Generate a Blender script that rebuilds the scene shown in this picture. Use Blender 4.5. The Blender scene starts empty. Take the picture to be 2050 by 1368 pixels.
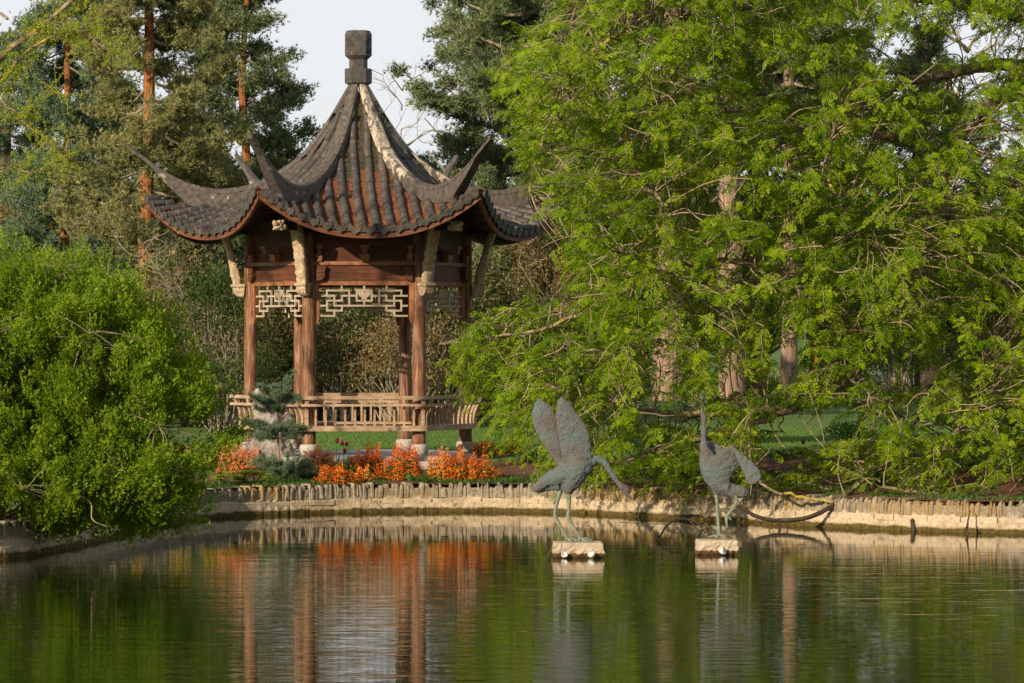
import bpy, bmesh, math, random
import numpy as np
from mathutils import Vector
C = bpy.context.scene
R = math.radians
PI = math.pi
rng = np.random.default_rng(7)
random.seed(7)

# ------------------------------------------------------------ camera, sky, sun
F = 7600.0            # focal length in photo pixels (photo 2050 wide)
CH = 2.69             # camera height above the water
cam = bpy.data.cameras.new('camera'); camo = bpy.data.objects.new('camera', cam)
C.collection.objects.link(camo); C.camera = camo
camo.location = (0, 0, CH); camo.rotation_euler = (PI/2, 0, 0)
cam.sensor_width = 36; cam.lens = 36*F/2050; cam.shift_y = -4/2050
cam.clip_start = 0.5; cam.clip_end = 3000
SUN_EL, SUN_AZ = 19.5, 38.0
w = bpy.data.worlds.new('World'); C.world = w; w.use_nodes = True
nt = w.node_tree; nt.nodes.clear()
sky = nt.nodes.new('ShaderNodeTexSky'); sky.sky_type = 'NISHITA'; sky.sun_disc = False
sky.sun_elevation = R(SUN_EL); sky.sun_rotation = R(180+SUN_AZ)
veil = nt.nodes.new('ShaderNodeMix'); veil.data_type = 'RGBA'
nt.links.new(sky.outputs[0], veil.inputs[6]); veil.inputs[7].default_value = (9.3, 9.5, 9.9, 1)
# thin cloud veil, thick towards the horizon and thinning overhead
wtc = nt.nodes.new('ShaderNodeTexCoord'); wsp = nt.nodes.new('ShaderNodeSeparateXYZ'); wmr = nt.nodes.new('ShaderNodeMapRange')
nt.links.new(wtc.outputs['Generated'], wsp.inputs[0]); nt.links.new(wsp.outputs[2], wmr.inputs[0])
wmr.inputs[1].default_value = .10; wmr.inputs[2].default_value = .6; wmr.inputs[3].default_value = .92; wmr.inputs[4].default_value = .38
nt.links.new(wmr.outputs[0], veil.inputs[0])
bg = nt.nodes.new('ShaderNodeBackground'); bg.inputs[1].default_value = 0.075
out = nt.nodes.new('ShaderNodeOutputWorld')
nt.links.new(veil.outputs[2], bg.inputs[0]); nt.links.new(bg.outputs[0], out.inputs[0])
sl = bpy.data.lights.new('sun', 'SUN'); sl.energy = 5.0; sl.angle = R(0.6); sl.color = (1.0, 0.83, 0.62)
so = bpy.data.objects.new('sun', sl); C.collection.objects.link(so)
so.rotation_euler = (R(90-SUN_EL), 0, R(-SUN_AZ)); so.location = (-30, -40, 30)
C.view_settings.view_transform = 'Standard'; C.view_settings.look = 'None'
C.view_settings.exposure = 0.32; C.view_settings.gamma = 1.0
C.cycles.max_bounces = 6; C.cycles.transparent_max_bounces = 8
C.cycles.diffuse_bounces = 3; C.cycles.glossy_bounces = 3; C.cycles.transmission_bounces = 3

def at(px, py, Y):
    return np.array([(px-1025)*Y/F, Y, CH-(py-680)*Y/F])

# ------------------------------------------------------------ object helpers
def tag(o, label, cat, group=None, kind=None):
    if label: o['label'] = label
    if cat: o['category'] = cat
    if group: o['group'] = group
    if kind: o['kind'] = kind
    return o
def thing(name, label, cat, loc=(0, 0, 0), group=None, rz=0):
    o = bpy.data.objects.new(name, None); C.collection.objects.link(o)
    o.location = tuple(loc); o.rotation_euler = (0, 0, rz); o.empty_display_size = .2
    return tag(o, label, cat, group)
def mesh(name, V, Fc, mat, parent=None, smooth=False, rnd=None, base=None):
    """V (n,3), Fc (m,k) same-size faces or list of lists; base subtracted from V"""
    V = np.asarray(V, dtype=np.float64)
    if base is not None: V = V-np.asarray(base)
    me = bpy.data.meshes.new(name)
    if isinstance(Fc, np.ndarray):
        n, k = Fc.shape
        me.vertices.add(len(V)); me.vertices.foreach_set('co', V.astype(np.float32).ravel())
        me.loops.add(n*k); me.loops.foreach_set('vertex_index', Fc.astype(np.int32).ravel())
        me.polygons.add(n); me.polygons.foreach_set('loop_start', np.arange(0, n*k, k, dtype=np.int32))
        me.update(calc_edges=True)
    else:
        me.from_pydata(V.tolist(), [], Fc); me.update()
    if smooth: me.polygons.foreach_set('use_smooth', np.ones(len(me.polygons), dtype=bool))
    if rnd is not None:
        a = me.attributes.new('rnd', 'FLOAT', 'POINT'); a.data.foreach_set('value', np.asarray(rnd, dtype=np.float32))
    me.materials.append(mat)
    o = bpy.data.objects.new(name, me); C.collection.objects.link(o)
    if parent is not None: o.parent = parent
    return o
def dup(o, parent=None, loc=None, rz=None, scale=None):
    c = o.copy(); C.collection.objects.link(c)
    if parent is not None: c.parent = parent
    if loc is not None: c.location = tuple(loc)
    if rz is not None: c.rotation_euler = (0, 0, rz)
    if scale is not None: c.scale = scale if hasattr(scale, '__len__') else (scale,)*3
    return c
def copy_tree(root, loc, rz=0, scale=1, label=None):
    kids = [x for x in C.objects if x.parent is root]
    r = dup(root, None, loc, rz, scale)
    if label: r['label'] = label
    for k in kids:
        kk = [x for x in C.objects if x.parent is k]
        c = dup(k, r)
        for g in kk: dup(g, c)
    return r

class MB:
    def __init__(s): s.V = []; s.F = []; s.n = 0
    def add(s, V, Fc):
        V = np.asarray(V, float); s.V.append(V)
        s.F += [[int(i)+s.n for i in f] for f in Fc]; s.n += len(V); return s
    def box(s, x0, x1, y0, y1, z0, z1):
        V = [(x, y, z) for x in (x0, x1) for y in (y0, y1) for z in (z0, z1)]
        return s.add(V, [(0,1,3,2),(4,6,7,5),(0,4,5,1),(2,3,7,6),(0,2,6,4),(1,5,7,3)])
    def bar(s, a, b, w, h, up=(0, 0, 1)):
        a = np.array(a, float); b = np.array(b, float); d = b-a; d /= np.linalg.norm(d)
        u = np.cross(np.cross(d, up), d); u /= np.linalg.norm(u); l = np.cross(u, d)
        V = [p+l*w/2*i+u*h/2*j for p in (a, b) for i in (-1, 1) for j in (-1, 1)]
        return s.add(V, [(0,1,3,2),(4,6,7,5),(0,4,5,1),(2,3,7,6),(0,2,6,4),(1,5,7,3)])
    def tube(s, P, r, n=6, cap=True):
        V, Fq = tube(P, r, n)
        s.add(V, Fq)
        if cap:
            k = len(P); o = s.n-len(V)
            s.F.append([o+i for i in range(n)][::-1]); s.F.append([o+(k-1)*n+i for i in range(n)])
        return s
    def lathe(s, prof, n=16, c=(0, 0, 0), ph=0):
        V = []; k = len(prof)
        for r, z in prof:
            for i in range(n):
                a = 2*PI*i/n+ph; V.append((c[0]+r*math.cos(a), c[1]+r*math.sin(a), c[2]+z))
        Fc = [(j*n+i, j*n+(i+1) % n, (j+1)*n+(i+1) % n, (j+1)*n+i) for j in range(k-1) for i in range(n)]
        Fc.append(list(range(n))[::-1]); Fc.append([(k-1)*n+i for i in range(n)])
        return s.add(V, Fc)
    def prism(s, poly, y0, y1):   # poly in xz, extruded along y
        n = len(poly); V = [(x, y0, z) for x, z in poly]+[(x, y1, z) for x, z in poly]
        Fc = [list(range(n)), [n+i for i in range(n)][::-1]]+[(i, n+i, n+(i+1) % n, (i+1) % n) for i in range(n)]
        return s.add(V, Fc)
    def grid(s, G):   # G (a,b,3)
        a, b = G.shape[:2]
        return s.add(G.reshape(-1, 3), [(i*b+j, (i+1)*b+j, (i+1)*b+j+1, i*b+j+1) for i in range(a-1) for j in range(b-1)])
    def build(s, name, mat, parent=None, smooth=False, base=None):
        V = np.concatenate(s.V)
        if base is not None: V = V-np.asarray(base)
        o = mesh(name, V, s.F, mat, parent, smooth)
        bm = bmesh.new(); bm.from_mesh(o.data); bmesh.ops.recalc_face_normals(bm, faces=bm.faces); bm.to_mesh(o.data); bm.free()
        return o
def tube(P, r, n=6):
    P = np.asarray(P, float); k = len(P)
    r = np.broadcast_to(np.asarray(r, float), (k,)) if np.ndim(r) <= 1 else r
    T = np.gradient(P, axis=0); T /= np.linalg.norm(T, axis=1)[:, None]+1e-9
    ref = np.array([0, 0, 1.0]) if abs(T[:, 2]).mean() < .75 else np.array([1.0, 0, 0])
    A = np.cross(T, ref); A /= np.linalg.norm(A, axis=1)[:, None]+1e-9; B = np.cross(A, T)
    an = np.arange(n)*2*PI/n
    V = P[:, None]+r[:, None, None]*(np.cos(an)[None, :, None]*A[:, None]+np.sin(an)[None, :, None]*B[:, None])
    Fc = [(j*n+i, j*n+(i+1) % n, (j+1)*n+(i+1) % n, (j+1)*n+i) for j in range(k-1) for i in range(n)]
    return V.reshape(-1, 3), Fc
def spline(P, m=8):
    """Catmull-Rom through P"""
    P = np.asarray(P, float)
    if len(P) < 3:
        t = np.linspace(0, 1, m)[:, None]; return P[0]*(1-t)+P[-1]*t
    Q = np.vstack([2*P[0]-P[1], P, 2*P[-1]-P[-2]]); out = []
    for i in range(1, len(Q)-2):
        t = np.linspace(0, 1, m, endpoint=False)[:, None]
        a, b, c, d = Q[i-1], Q[i], Q[i+1], Q[i+2]
        out.append(.5*((2*b)+(c-a)*t+(2*a-5*b+4*c-d)*t*t+(3*b-a-3*c+d)*t**3))
    out.append(P[-1:]); return np.vstack(out)
def interp(tab, x):
    a = np.array(tab, float); return np.interp(x, a[:, 0], a[:, 1])

# ------------------------------------------------------------ materials
def newmat(name):
    m = bpy.data.materials.new(name); m.use_nodes = True; t = m.node_tree; t.nodes.clear()
    o = t.nodes.new('ShaderNodeOutputMaterial'); return m, t, o
def N(t, ty, **kw):
    n = t.nodes.new(ty)
    for k, v in kw.items(): setattr(n, k, v)
    return n
def ramp(t, fac, stops, interp_='LINEAR'):
    r = N(t, 'ShaderNodeValToRGB'); e = r.color_ramp.elements; r.color_ramp.interpolation = interp_
    while len(e) < len(stops): e.new(.5)
    for i, (p, c) in enumerate(stops): e[i].position = p; e[i].color = (*c, 1) if len(c) == 3 else c
    t.links.new(fac, r.inputs[0]); return r.outputs[0]
def coords(t, scale=(1, 1, 1), kind='Object'):
    tc = N(t, 'ShaderNodeTexCoord'); mp = N(t, 'ShaderNodeMapping'); mp.inputs['Scale'].default_value = scale
    t.links.new(tc.outputs[kind], mp.inputs[0]); return mp.outputs[0]
def noise(t, vec, scale, detail=4, rough=.6, dist=0):
    n = N(t, 'ShaderNodeTexNoise'); n.inputs['Scale'].default_value = scale; n.inputs['Detail'].default_value = detail
    n.inputs['Roughness'].default_value = rough; n.inputs['Distortion'].default_value = dist
    t.links.new(vec, n.inputs['Vector']); return n.outputs[0]
def mixc(t, f, a, b, mode='MIX'):
    m = N(t, 'ShaderNodeMix', data_type='RGBA', blend_type=mode)
    for i, v in ((0, f), (6, a), (7, b)):
        if isinstance(v, (int, float)): m.inputs[i].default_value = v
        elif isinstance(v, tuple): m.inputs[i].default_value = (*v, 1)
        else: t.links.new(v, m.inputs[i])
    return m.outputs[2]
def finish(t, o, col, rough=.8, bump=None, bstr=.5, bdist=.02, spec=.3, metal=0):
    p = N(t, 'ShaderNodeBsdfPrincipled')
    if isinstance(col, tuple): p.inputs['Base Color'].default_value = (*col, 1)
    else: t.links.new(col, p.inputs['Base Color'])
    if isinstance(rough, (int, float)): p.inputs['Roughness'].default_value = rough
    else: t.links.new(rough, p.inputs['Roughness'])
    p.inputs['Specular IOR Level'].default_value = spec; p.inputs['Metallic'].default_value = metal
    if bump is not None:
        b = N(t, 'ShaderNodeBump'); b.inputs['Strength'].default_value = bstr; b.inputs['Distance'].default_value = bdist
        t.links.new(bump, b.inputs['Height']); t.links.new(b.outputs[0], p.inputs['Normal'])
    t.links.new(p.outputs[0], o.inputs[0]); return p
def mat_noise(name, stops, scale=8, stretch=(1, 1, 1), rough=.8, bstr=.5, bdist=.02, detail=6, dist=0, spec=.25, kind='Object'):
    m, t, o = newmat(name); v = coords(t, stretch, kind); n = noise(t, v, scale, detail, .65, dist)
    finish(t, o, ramp(t, n, stops), rough, n, bstr, bdist, spec); return m
def mat_leaf(name, cols, trans=.35, rough=.55, spec=.15, tcol=None):
    m, t, o = newmat(name)
    a = N(t, 'ShaderNodeAttribute'); a.attribute_name = 'rnd'
    st = [(i/(len(cols)-1), c) for i, c in enumerate(cols)]
    c = ramp(t, a.outputs['Fac'], st)
    p = N(t, 'ShaderNodeBsdfPrincipled'); t.links.new(c, p.inputs['Base Color'])
    p.inputs['Roughness'].default_value = rough; p.inputs['Specular IOR Level'].default_value = spec
    tr = N(t, 'ShaderNodeBsdfTranslucent')
    tc = mixc(t, 1.0, c, tcol or (1.6, 1.5, .5), 'MULTIPLY'); t.links.new(tc, tr.inputs[0])
    mx = N(t, 'ShaderNodeMixShader'); mx.inputs[0].default_value = trans
    t.links.new(p.outputs[0], mx.inputs[1]); t.links.new(tr.outputs[0], mx.inputs[2]); t.links.new(mx.outputs[0], o.inputs[0])
    return m

M = {}
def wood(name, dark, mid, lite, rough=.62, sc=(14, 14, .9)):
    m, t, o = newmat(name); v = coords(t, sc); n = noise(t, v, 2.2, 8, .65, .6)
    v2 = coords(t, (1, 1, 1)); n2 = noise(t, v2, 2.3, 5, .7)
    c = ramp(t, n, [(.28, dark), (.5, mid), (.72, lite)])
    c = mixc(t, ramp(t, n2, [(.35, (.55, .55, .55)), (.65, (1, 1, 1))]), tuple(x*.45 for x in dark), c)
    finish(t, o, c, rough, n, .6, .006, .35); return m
M['column'] = wood('column_wood', (.045, .016, .007), (.22, .09, .036), (.62, .43, .29))
M['beam'] = wood('beam_wood', (.035, .010, .004), (.105, .032, .011), (.21, .075, .026), sc=(1.2, 14, 14))
M['bench'] = wood('bench_wood', (.22, .14, .085), (.46, .32, .20), (.66, .50, .36), .7, sc=(2, 12, 12))
M['frame'] = wood('frame_wood', (.12, .04, .015), (.30, .12, .05), (.45, .22, .11), sc=(3, 10, 3))
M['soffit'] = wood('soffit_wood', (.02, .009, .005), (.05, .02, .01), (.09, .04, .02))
M['fascia'] = wood('fascia_wood', (.07, .024, .010), (.16, .058, .024), (.27, .12, .06), sc=(1.5, 10, 10))
M['lattice'] = mat_noise('lattice_wood', [(.3, (.28, .22, .16)), (.7, (.48, .40, .31))], 9, (1, 1, 1), .75, .3, .004)
M['carved'] = mat_noise('carved_pale_wood', [(.25, (.13, .08, .045)), (.45, (.42, .31, .20)), (.7, (.62, .50, .35))], 13, (1, 1, .7), .8, 1.0, .03, 4, 1.2)
# dark clay tile
m, t, o = newmat('dark_clay_tile'); v = coords(t); n = noise(t, v, 9, 8, .7); n2 = noise(t, v, 30, 5, .6); n3 = noise(t, v, 2.0, 5, .6)
c = ramp(t, n, [(.3, (.022, .020, .019)), (.52, (.062, .054, .048)), (.75, (.125, .105, .088))])
c = mixc(t, ramp(t, n2, [(.60, (0, 0, 0)), (.70, (.6, .6, .6))]), c, (.22, .20, .15))
c = mixc(t, ramp(t, n3, [(.52, (0, 0, 0)), (.68, (.6, .6, .6))]), c, (.17, .13, .09))
finish(t, o, c, .58, n2, .5, .01, .4); M['tile'] = m
m, t, o = newmat('weathered_ridge_mortar'); v = coords(t); n = noise(t, v, 3.0, 9, .72, .5); n2 = noise(t, v, 14, 5, .6)
c = ramp(t, n2, [(.3, (.032, .027, .024)), (.7, (.135, .11, .088))])
c = mixc(t, ramp(t, n, [(.62, (0, 0, 0)), (.64, (.8, .8, .8))]), c, (.40, .34, .25))
finish(t, o, c, .62, n2, .4, .01, .4); M['ridge'] = m
m, t, o = newmat('flaking_pale_ridge'); v = coords(t, (1, 1, .45)); n = noise(t, v, 5.0, 10, .78, .8); n2 = noise(t, v, 14, 5, .6)
c = ramp(t, n2, [(.3, (.034, .029, .026)), (.7, (.13, .105, .085))])
sp = N(t, 'ShaderNodeSeparateXYZ'); t.links.new(coords(t), sp.inputs[0])
mr = N(t, 'ShaderNodeMapRange'); t.links.new(sp.outputs[2], mr.inputs[0]); mr.inputs[1].default_value = 4.66; mr.inputs[2].default_value = 4.9; mr.inputs[3].default_value = -.12; mr.inputs[4].default_value = .03
cx_ = N(t, 'ShaderNodeCombineXYZ'); t.links.new(sp.outputs[0], cx_.inputs[0]); t.links.new(sp.outputs[1], cx_.inputs[1]); vl = N(t, 'ShaderNodeVectorMath', operation='LENGTH'); t.links.new(cx_.outputs[0], vl.inputs[0])
m2r = N(t, 'ShaderNodeMapRange'); t.links.new(vl.outputs['Value'], m2r.inputs[0]); m2r.inputs[1].default_value = 1.9; m2r.inputs[2].default_value = 2.5; m2r.inputs[3].default_value = 0; m2r.inputs[4].default_value = -.3
ad0 = N(t, 'ShaderNodeMath', operation='ADD'); t.links.new(mr.outputs[0], ad0.inputs[0]); t.links.new(m2r.outputs[0], ad0.inputs[1])
ad = N(t, 'ShaderNodeMath', operation='ADD'); t.links.new(n, ad.inputs[0]); t.links.new(ad0.outputs[0], ad.inputs[1])
c = mixc(t, ramp(t, ad.outputs[0], [(.50, (0, 0, 0)), (.53, (1, 1, 1))]), c, ramp(t, n2, [(.3, (.28, .23, .16)), (.6, (.52, .45, .34))]))
finish(t, o, c, .7, n2, .4, .01, .3); M['ridge_pale'] = m
# pan tiles with rusty needle litter
m, t, o = newmat('pan_tile_with_litter'); v = coords(t); n = noise(t, v, 1.6, 4, .6); n2 = noise(t, v, 60, 3, .6); n3 = noise(t, v, 22, 4, .6)
lit = ramp(t, n2, [(.3, (.045, .02, .01)), (.5, (.17, .065, .03)), (.72, (.36, .19, .10))])
til = ramp(t, n3, [(.3, (.02, .018, .013)), (.6, (.075, .062, .035)), (.75, (.11, .09, .04))])
sp = N(t, 'ShaderNodeSeparateXYZ'); t.links.new(v, sp.inputs[0])
mr = N(t, 'ShaderNodeMapRange'); t.links.new(sp.outputs[2], mr.inputs[0])
mr.inputs[1].default_value = 4.95; mr.inputs[2].default_value = 4.45; mr.inputs[3].default_value = .0; mr.inputs[4].default_value = .20
ad = N(t, 'ShaderNodeMath', operation='ADD'); t.links.new(n, ad.inputs[0]); t.links.new(mr.outputs[0], ad.inputs[1])
ad2 = N(t, 'ShaderNodeMath', operation='MULTIPLY_ADD'); t.links.new(n3, ad2.inputs[0]); ad2.inputs[1].default_value = .25; t.links.new(ad.outputs[0], ad2.inputs[2])
c = mixc(t, ramp(t, ad2.outputs[0], [(.66, (0, 0, 0)), (.70, (1, 1, 1))]), til, lit)
finish(t, o, c, .85, n2, .9, .015, .2); M['pan'] = m
M['stone'] = mat_noise('pale_granite', [(.3, (.30, .28, .24)), (.7, (.50, .47, .41))], 22, rough=.8, bstr=.4, bdist=.01)
M['paving'] = mat_noise('platform_stone', [(.3, (.26, .25, .25)), (.7, (.44, .42, .40))], 6, rough=.75, bstr=.2, bdist=.01)
M['rock'] = mat_noise('scholar_rock', [(.3, (.10, .08, .075)), (.5, (.24, .20, .18)), (.7, (.46, .42, .37))], 5, rough=.9, bstr=1, bdist=.06)
# pond wall
m, t, o = newmat('pond_wall_limestone'); v = coords(t); sp = N(t, 'ShaderNodeSeparateXYZ'); t.links.new(v, sp.inputs[0])
n = noise(t, v, 3.5, 8, .7); n2 = noise(t, v, 24, 6, .7); n4 = noise(t, v, .7, 3, .5)
pale = ramp(t, n2, [(.3, (.34, .26, .16)), (.6, (.56, .46, .32)), (.8, (.68, .58, .43))])
pale = mixc(t, ramp(t, n, [(.5, (0, 0, 0)), (.68, (.8, .8, .8))]), pale, (.24, .175, .10))
zn = N(t, 'ShaderNodeMath', operation='MULTIPLY_ADD'); t.links.new(n, zn.inputs[0]); zn.inputs[1].default_value = .13; t.links.new(sp.outputs[2], zn.inputs[2])
alg = ramp(t, zn.outputs[0], [(.085, (1, 1, 1)), (.118, (1, 1, 1)), (.15, (0, 0, 0))])
up = ramp(t, zn.outputs[0], [(.28, (0, 0, 0)), (.33, (1, 1, 1))])
grey = ramp(t, n2, [(.3, (.13, .105, .07)), (.55, (.27, .225, .16)), (.78, (.42, .36, .27))])
grey = mixc(t, ramp(t, n4, [(.5, (0, 0, 0)), (.62, (.75, .75, .75))]), grey, (.30, .19, .06))
c = mixc(t, up, pale, grey)
c = mixc(t, alg, c, ramp(t, n2, [(.35, (.035, .025, .006)), (.7, (.16, .11, .025))]))
finish(t, o, c, .85, n2, .8, .03, .25); M['wall'] = m
m, t, o = newmat('upright_coping_stone'); v = coords(t); n = noise(t, v, 9, 7, .7); n2 = noise(t, v, 45, 4, .7); n4 = noise(t, v, .6, 3, .5)
g = N(t, 'ShaderNodeNewGeometry')
c = ramp(t, n, [(.28, (.13, .11, .08)), (.5, (.29, .245, .18)), (.7, (.48, .41, .31))])
c = mixc(t, ramp(t, g.outputs['Random Per Island'], [(0, (.3, .3, .3)), (1, (0, 0, 0))]), c, (.09, .075, .05))
c = mixc(t, ramp(t, n4, [(.5, (0, 0, 0)), (.62, (.6, .6, .6))]), c, (.32, .20, .05))
c = mixc(t, ramp(t, n2, [(.66, (0, 0, 0)), (.72, (.7, .7, .7))]), c, (.55, .52, .45))
finish(t, o, c, .9, n2, .8, .02, .2); M['coping'] = m
m, t, o = newmat('rusty_concrete'); v = coords(t); n = noise(t, v, 30, 7, .75); n2 = noise(t, v, 7, 4, .6); sp = N(t, 'ShaderNodeSeparateXYZ'); t.links.new(v, sp.inputs[0])
c = ramp(t, n2, [(.3, (.44, .33, .21)), (.7, (.60, .50, .37))])
zz_ = N(t, 'ShaderNodeMath', operation='MULTIPLY_ADD'); t.links.new(n, zz_.inputs[0]); zz_.inputs[1].default_value = -.11; t.links.new(sp.outputs[2], zz_.inputs[2])
c = mixc(t, ramp(t, zz_.outputs[0], [(0, (1, 1, 1)), (.004, (0, 0, 0))]), c, (.17, .075, .018))
c = mixc(t, ramp(t, zz_.outputs[0], [(-.0, (1, 1, 1)), (.001, (0, 0, 0))]), c, (.12, .06, .02))
c = mixc(t, ramp(t, sp.outputs[2], [(.014, (1, 1, 1)), (.03, (0, 0, 0))]), c, (.05, .035, .012))
finish(t, o, c, .9, n, 1, .03, .2); M['plinth'] = m
# bronze
m, t, o = newmat('verdigris_bronze'); v = coords(t); n = noise(t, v, 2.6, 5, .65, .4); n2 = noise(t, v, 40, 6, .75); n3 = noise(t, v, 95, 3, .7)
c = ramp(t, n, [(.40, (.135, .112, .10)), (.49, (.15, .145, .135)), (.60, (.125, .18, .17))])
c = mixc(t, ramp(t, n2, [(.45, (0, 0, 0)), (.65, (.55, .55, .55))]), c, (.19, .20, .175))
c = mixc(t, ramp(t, n3, [(.70, (0, 0, 0)), (.76, (.5, .5, .5))]), c, (.5, .5, .46))
finish(t, o, c, .62, n2, 1.0, .03, .4, .25); M['bronze'] = m
m, t, o = newmat('lichened_bronze_leg'); v = coords(t); n2 = noise(t, v, 30, 6, .75)
c = ramp(t, n2, [(.35, (.10, .12, .09)), (.6, (.21, .25, .18)), (.8, (.33, .35, .25))]); finish(t, o, c, .75, n2, .6, .01); M['leg'] = m
M['white'] = mat_noise('white_enamel', [(.4, (.5, .48, .44)), (.65, (.75, .74, .70))], 14, rough=.5, bstr=.1)
M['post'] = mat_noise('orange_post_wood', [(.3, (.30, .13, .05)), (.7, (.45, .22, .10))], 8, (6, 6, 1), .7)
M['stake'] = mat_noise('wet_dark_wood', [(.3, (.02, .014, .01)), (.7, (.08, .055, .035))], 12, (3, 3, 1), .5)
# barks
def bark(name, cols, sc=(9, 9, 1.6), s=1.6, bd=.05):
    m, t, o = newmat(name); v = coords(t, sc); n = noise(t, v, s, 8, .7, .5)
    finish(t, o, ramp(t, n, [(.3, cols[0]), (.5, cols[1]), (.7, cols[2])]), .9, n, 1, bd, .15); return m
M['bark_orange'] = bark('scots_pine_bark', [(.09, .03, .012), (.30, .115, .04), (.48, .22, .09)])
M['bark_pink'] = bark('redwood_bark', [(.09, .058, .04), (.26, .175, .12), (.46, .34, .25)], (7, 7, .5))
M['bark_red'] = bark('dark_red_bark', [(.04, .018, .014), (.12, .05, .035), (.2, .095, .07)], (7, 7, .5))
M['bark_grey'] = bark('lichened_grey_bark', [(.05, .038, .025), (.20, .155, .10), (.42, .37, .22)], (3, 3, 3), 3, .02)
m, t, o = newmat('yellow_lichen_bark'); v = coords(t); n = noise(t, v, 7, 6, .7); n2 = noise(t, v, 1.7, 3, .5)
c = ramp(t, n, [(.3, (.05, .035, .02)), (.5, (.19, .14, .085)), (.72, (.40, .34, .23))])
c = mixc(t, ramp(t, n2, [(.52, (0, 0, 0)), (.62, (.85, .85, .85))]), c, ramp(t, n, [(.3, (.20, .14, .02)), (.7, (.50, .40, .06))]))
finish(t, o, c, .9, n, .8, .02, .15); M['bark_lichen'] = m
M['bark_dark'] = bark('dark_bark', [(.02, .014, .01), (.06, .043, .03), (.11, .08, .055)])
M['twig'] = mat_noise('pale_twig', [(.35, (.17, .125, .075)), (.65, (.36, .29, .18))], 12)
M['twig_grey'] = mat_noise('grey_twig', [(.35, (.14, .115, .08)), (.65, (.33, .28, .20))], 8)
M['twig_red'] = mat_noise('reddish_twig', [(.35, (.18, .07, .03)), (.65, (.36, .18, .09))], 8)
M['stem'] = mat_noise('green_stem', [(.35, (.05, .09, .025)), (.65, (.12, .18, .05))], 10)
# leaves
M['lf_big'] = mat_leaf('fresh_pinnate_leaf', [(.062, .125, .002), (.135, .228, .003), (.21, .31, .005), (.31, .405, .018)], .45, tcol=(1.5, 1.5, .25))
M['lf_shrub'] = mat_leaf('shrub_leaf', [(.058, .105, .004), (.105, .18, .006), (.17, .27, .010), (.30, .40, .03)], .38, .45)
M['lf_pine'] = mat_leaf('pine_needle', [(.07, .115, .055), (.13, .18, .08), (.20, .24, .10), (.27, .28, .12)], .15, .5)
M['lf_blue'] = mat_leaf('blue_pine_needle', [(.07, .125, .075), (.13, .195, .11), (.20, .265, .15)], .15, .5)
M['lf_olive'] = mat_leaf('yellowish_pine_needle', [(.12, .14, .06), (.20, .215, .085), (.29, .285, .115), (.38, .34, .13)], .2, .5)
M['lf_dark'] = mat_leaf('dark_evergreen_leaf', [(.012, .028, .012), (.025, .05, .018), (.045, .075, .022)], .15, .45)
M['lf_mid'] = mat_leaf('mid_green_leaf', [(.03, .06, .015), (.06, .105, .02), (.10, .15, .03)], .25, .5)
M['lf_rhodo'] = mat_leaf('olive_rhododendron_leaf', [(.035, .065, .018), (.07, .10, .03), (.13, .12, .04), (.26, .17, .075)], .2, .4)
M['lf_tan'] = mat_leaf('dry_tan_leaf', [(.10, .085, .03), (.19, .14, .06), (.28, .20, .09), (.12, .13, .04)], .3, .6)
M['lf_orange'] = mat_leaf('copper_young_leaf', [(.2, .12, .03), (.40, .22, .04), (.30, .22, .05)], .4, .5)
M['lf_lime'] = mat_leaf('lime_young_leaf', [(.20, .28, .02), (.30, .38, .03), (.38, .44, .05)], .45)
M['lf_bed'] = mat_leaf('bed_plant_leaf', [(.03, .09, .02), (.06, .15, .03), (.10, .20, .035)], .3)
M['fl_orange'] = mat_leaf('wallflower_petal', [(.55, .085, .012), (.80, .19, .015), (.85, .32, .035), (.88, .55, .16)], .3, .6, tcol=(1.2, 1, 1))
M['fl_salmon'] = mat_leaf('salmon_petal', [(.65, .12, .03), (.8, .22, .06), (.85, .40, .18)], .3, .6, tcol=(1.2, 1, 1))
M['fl_yellow'] = mat_leaf('yellow_petal', [(.75, .42, .02), (.85, .58, .04)], .3, .6, tcol=(1, 1, 1))
M['fl_purple'] = mat_leaf('tulip_petal', [(.22, .008, .055), (.32, .015, .09)], .25, .4, tcol=(1, .6, 1))
M['fl_blue'] = mat_leaf('bluebell_petal', [(.38, .36, .72), (.55, .52, .85)], .3, .6, tcol=(1, 1, 1))
M['fl_white'] = mat_leaf('cream_blossom', [(.6, .55, .45), (.75, .72, .65)], .3, .6, tcol=(1, 1, 1))
M['cone'] = mat_leaf('pollen_cone', [(.32, .22, .07), (.45, .32, .10)], .1, .8)
# ground
m, t, o = newmat('mown_lawn'); v = coords(t); n = noise(t, v, .35, 5, .6); n2 = noise(t, v, 30, 4, .7)
c = ramp(t, n, [(.35, (.10, .17, .035)), (.65, (.15, .235, .055))]); c = mixc(t, .5, c, ramp(t, n2, [(.3, (.05, .10, .02)), (.7, (.15, .24, .06))]))
finish(t, o, c, .9, n2, .9, .06, .15); M['lawn'] = m
M['mulch'] = mat_noise('bark_mulch', [(.3, (.05, .02, .01)), (.5, (.17, .075, .04)), (.72, (.34, .17, .10))], 26, rough=.95, bstr=1, bdist=.05)
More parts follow.
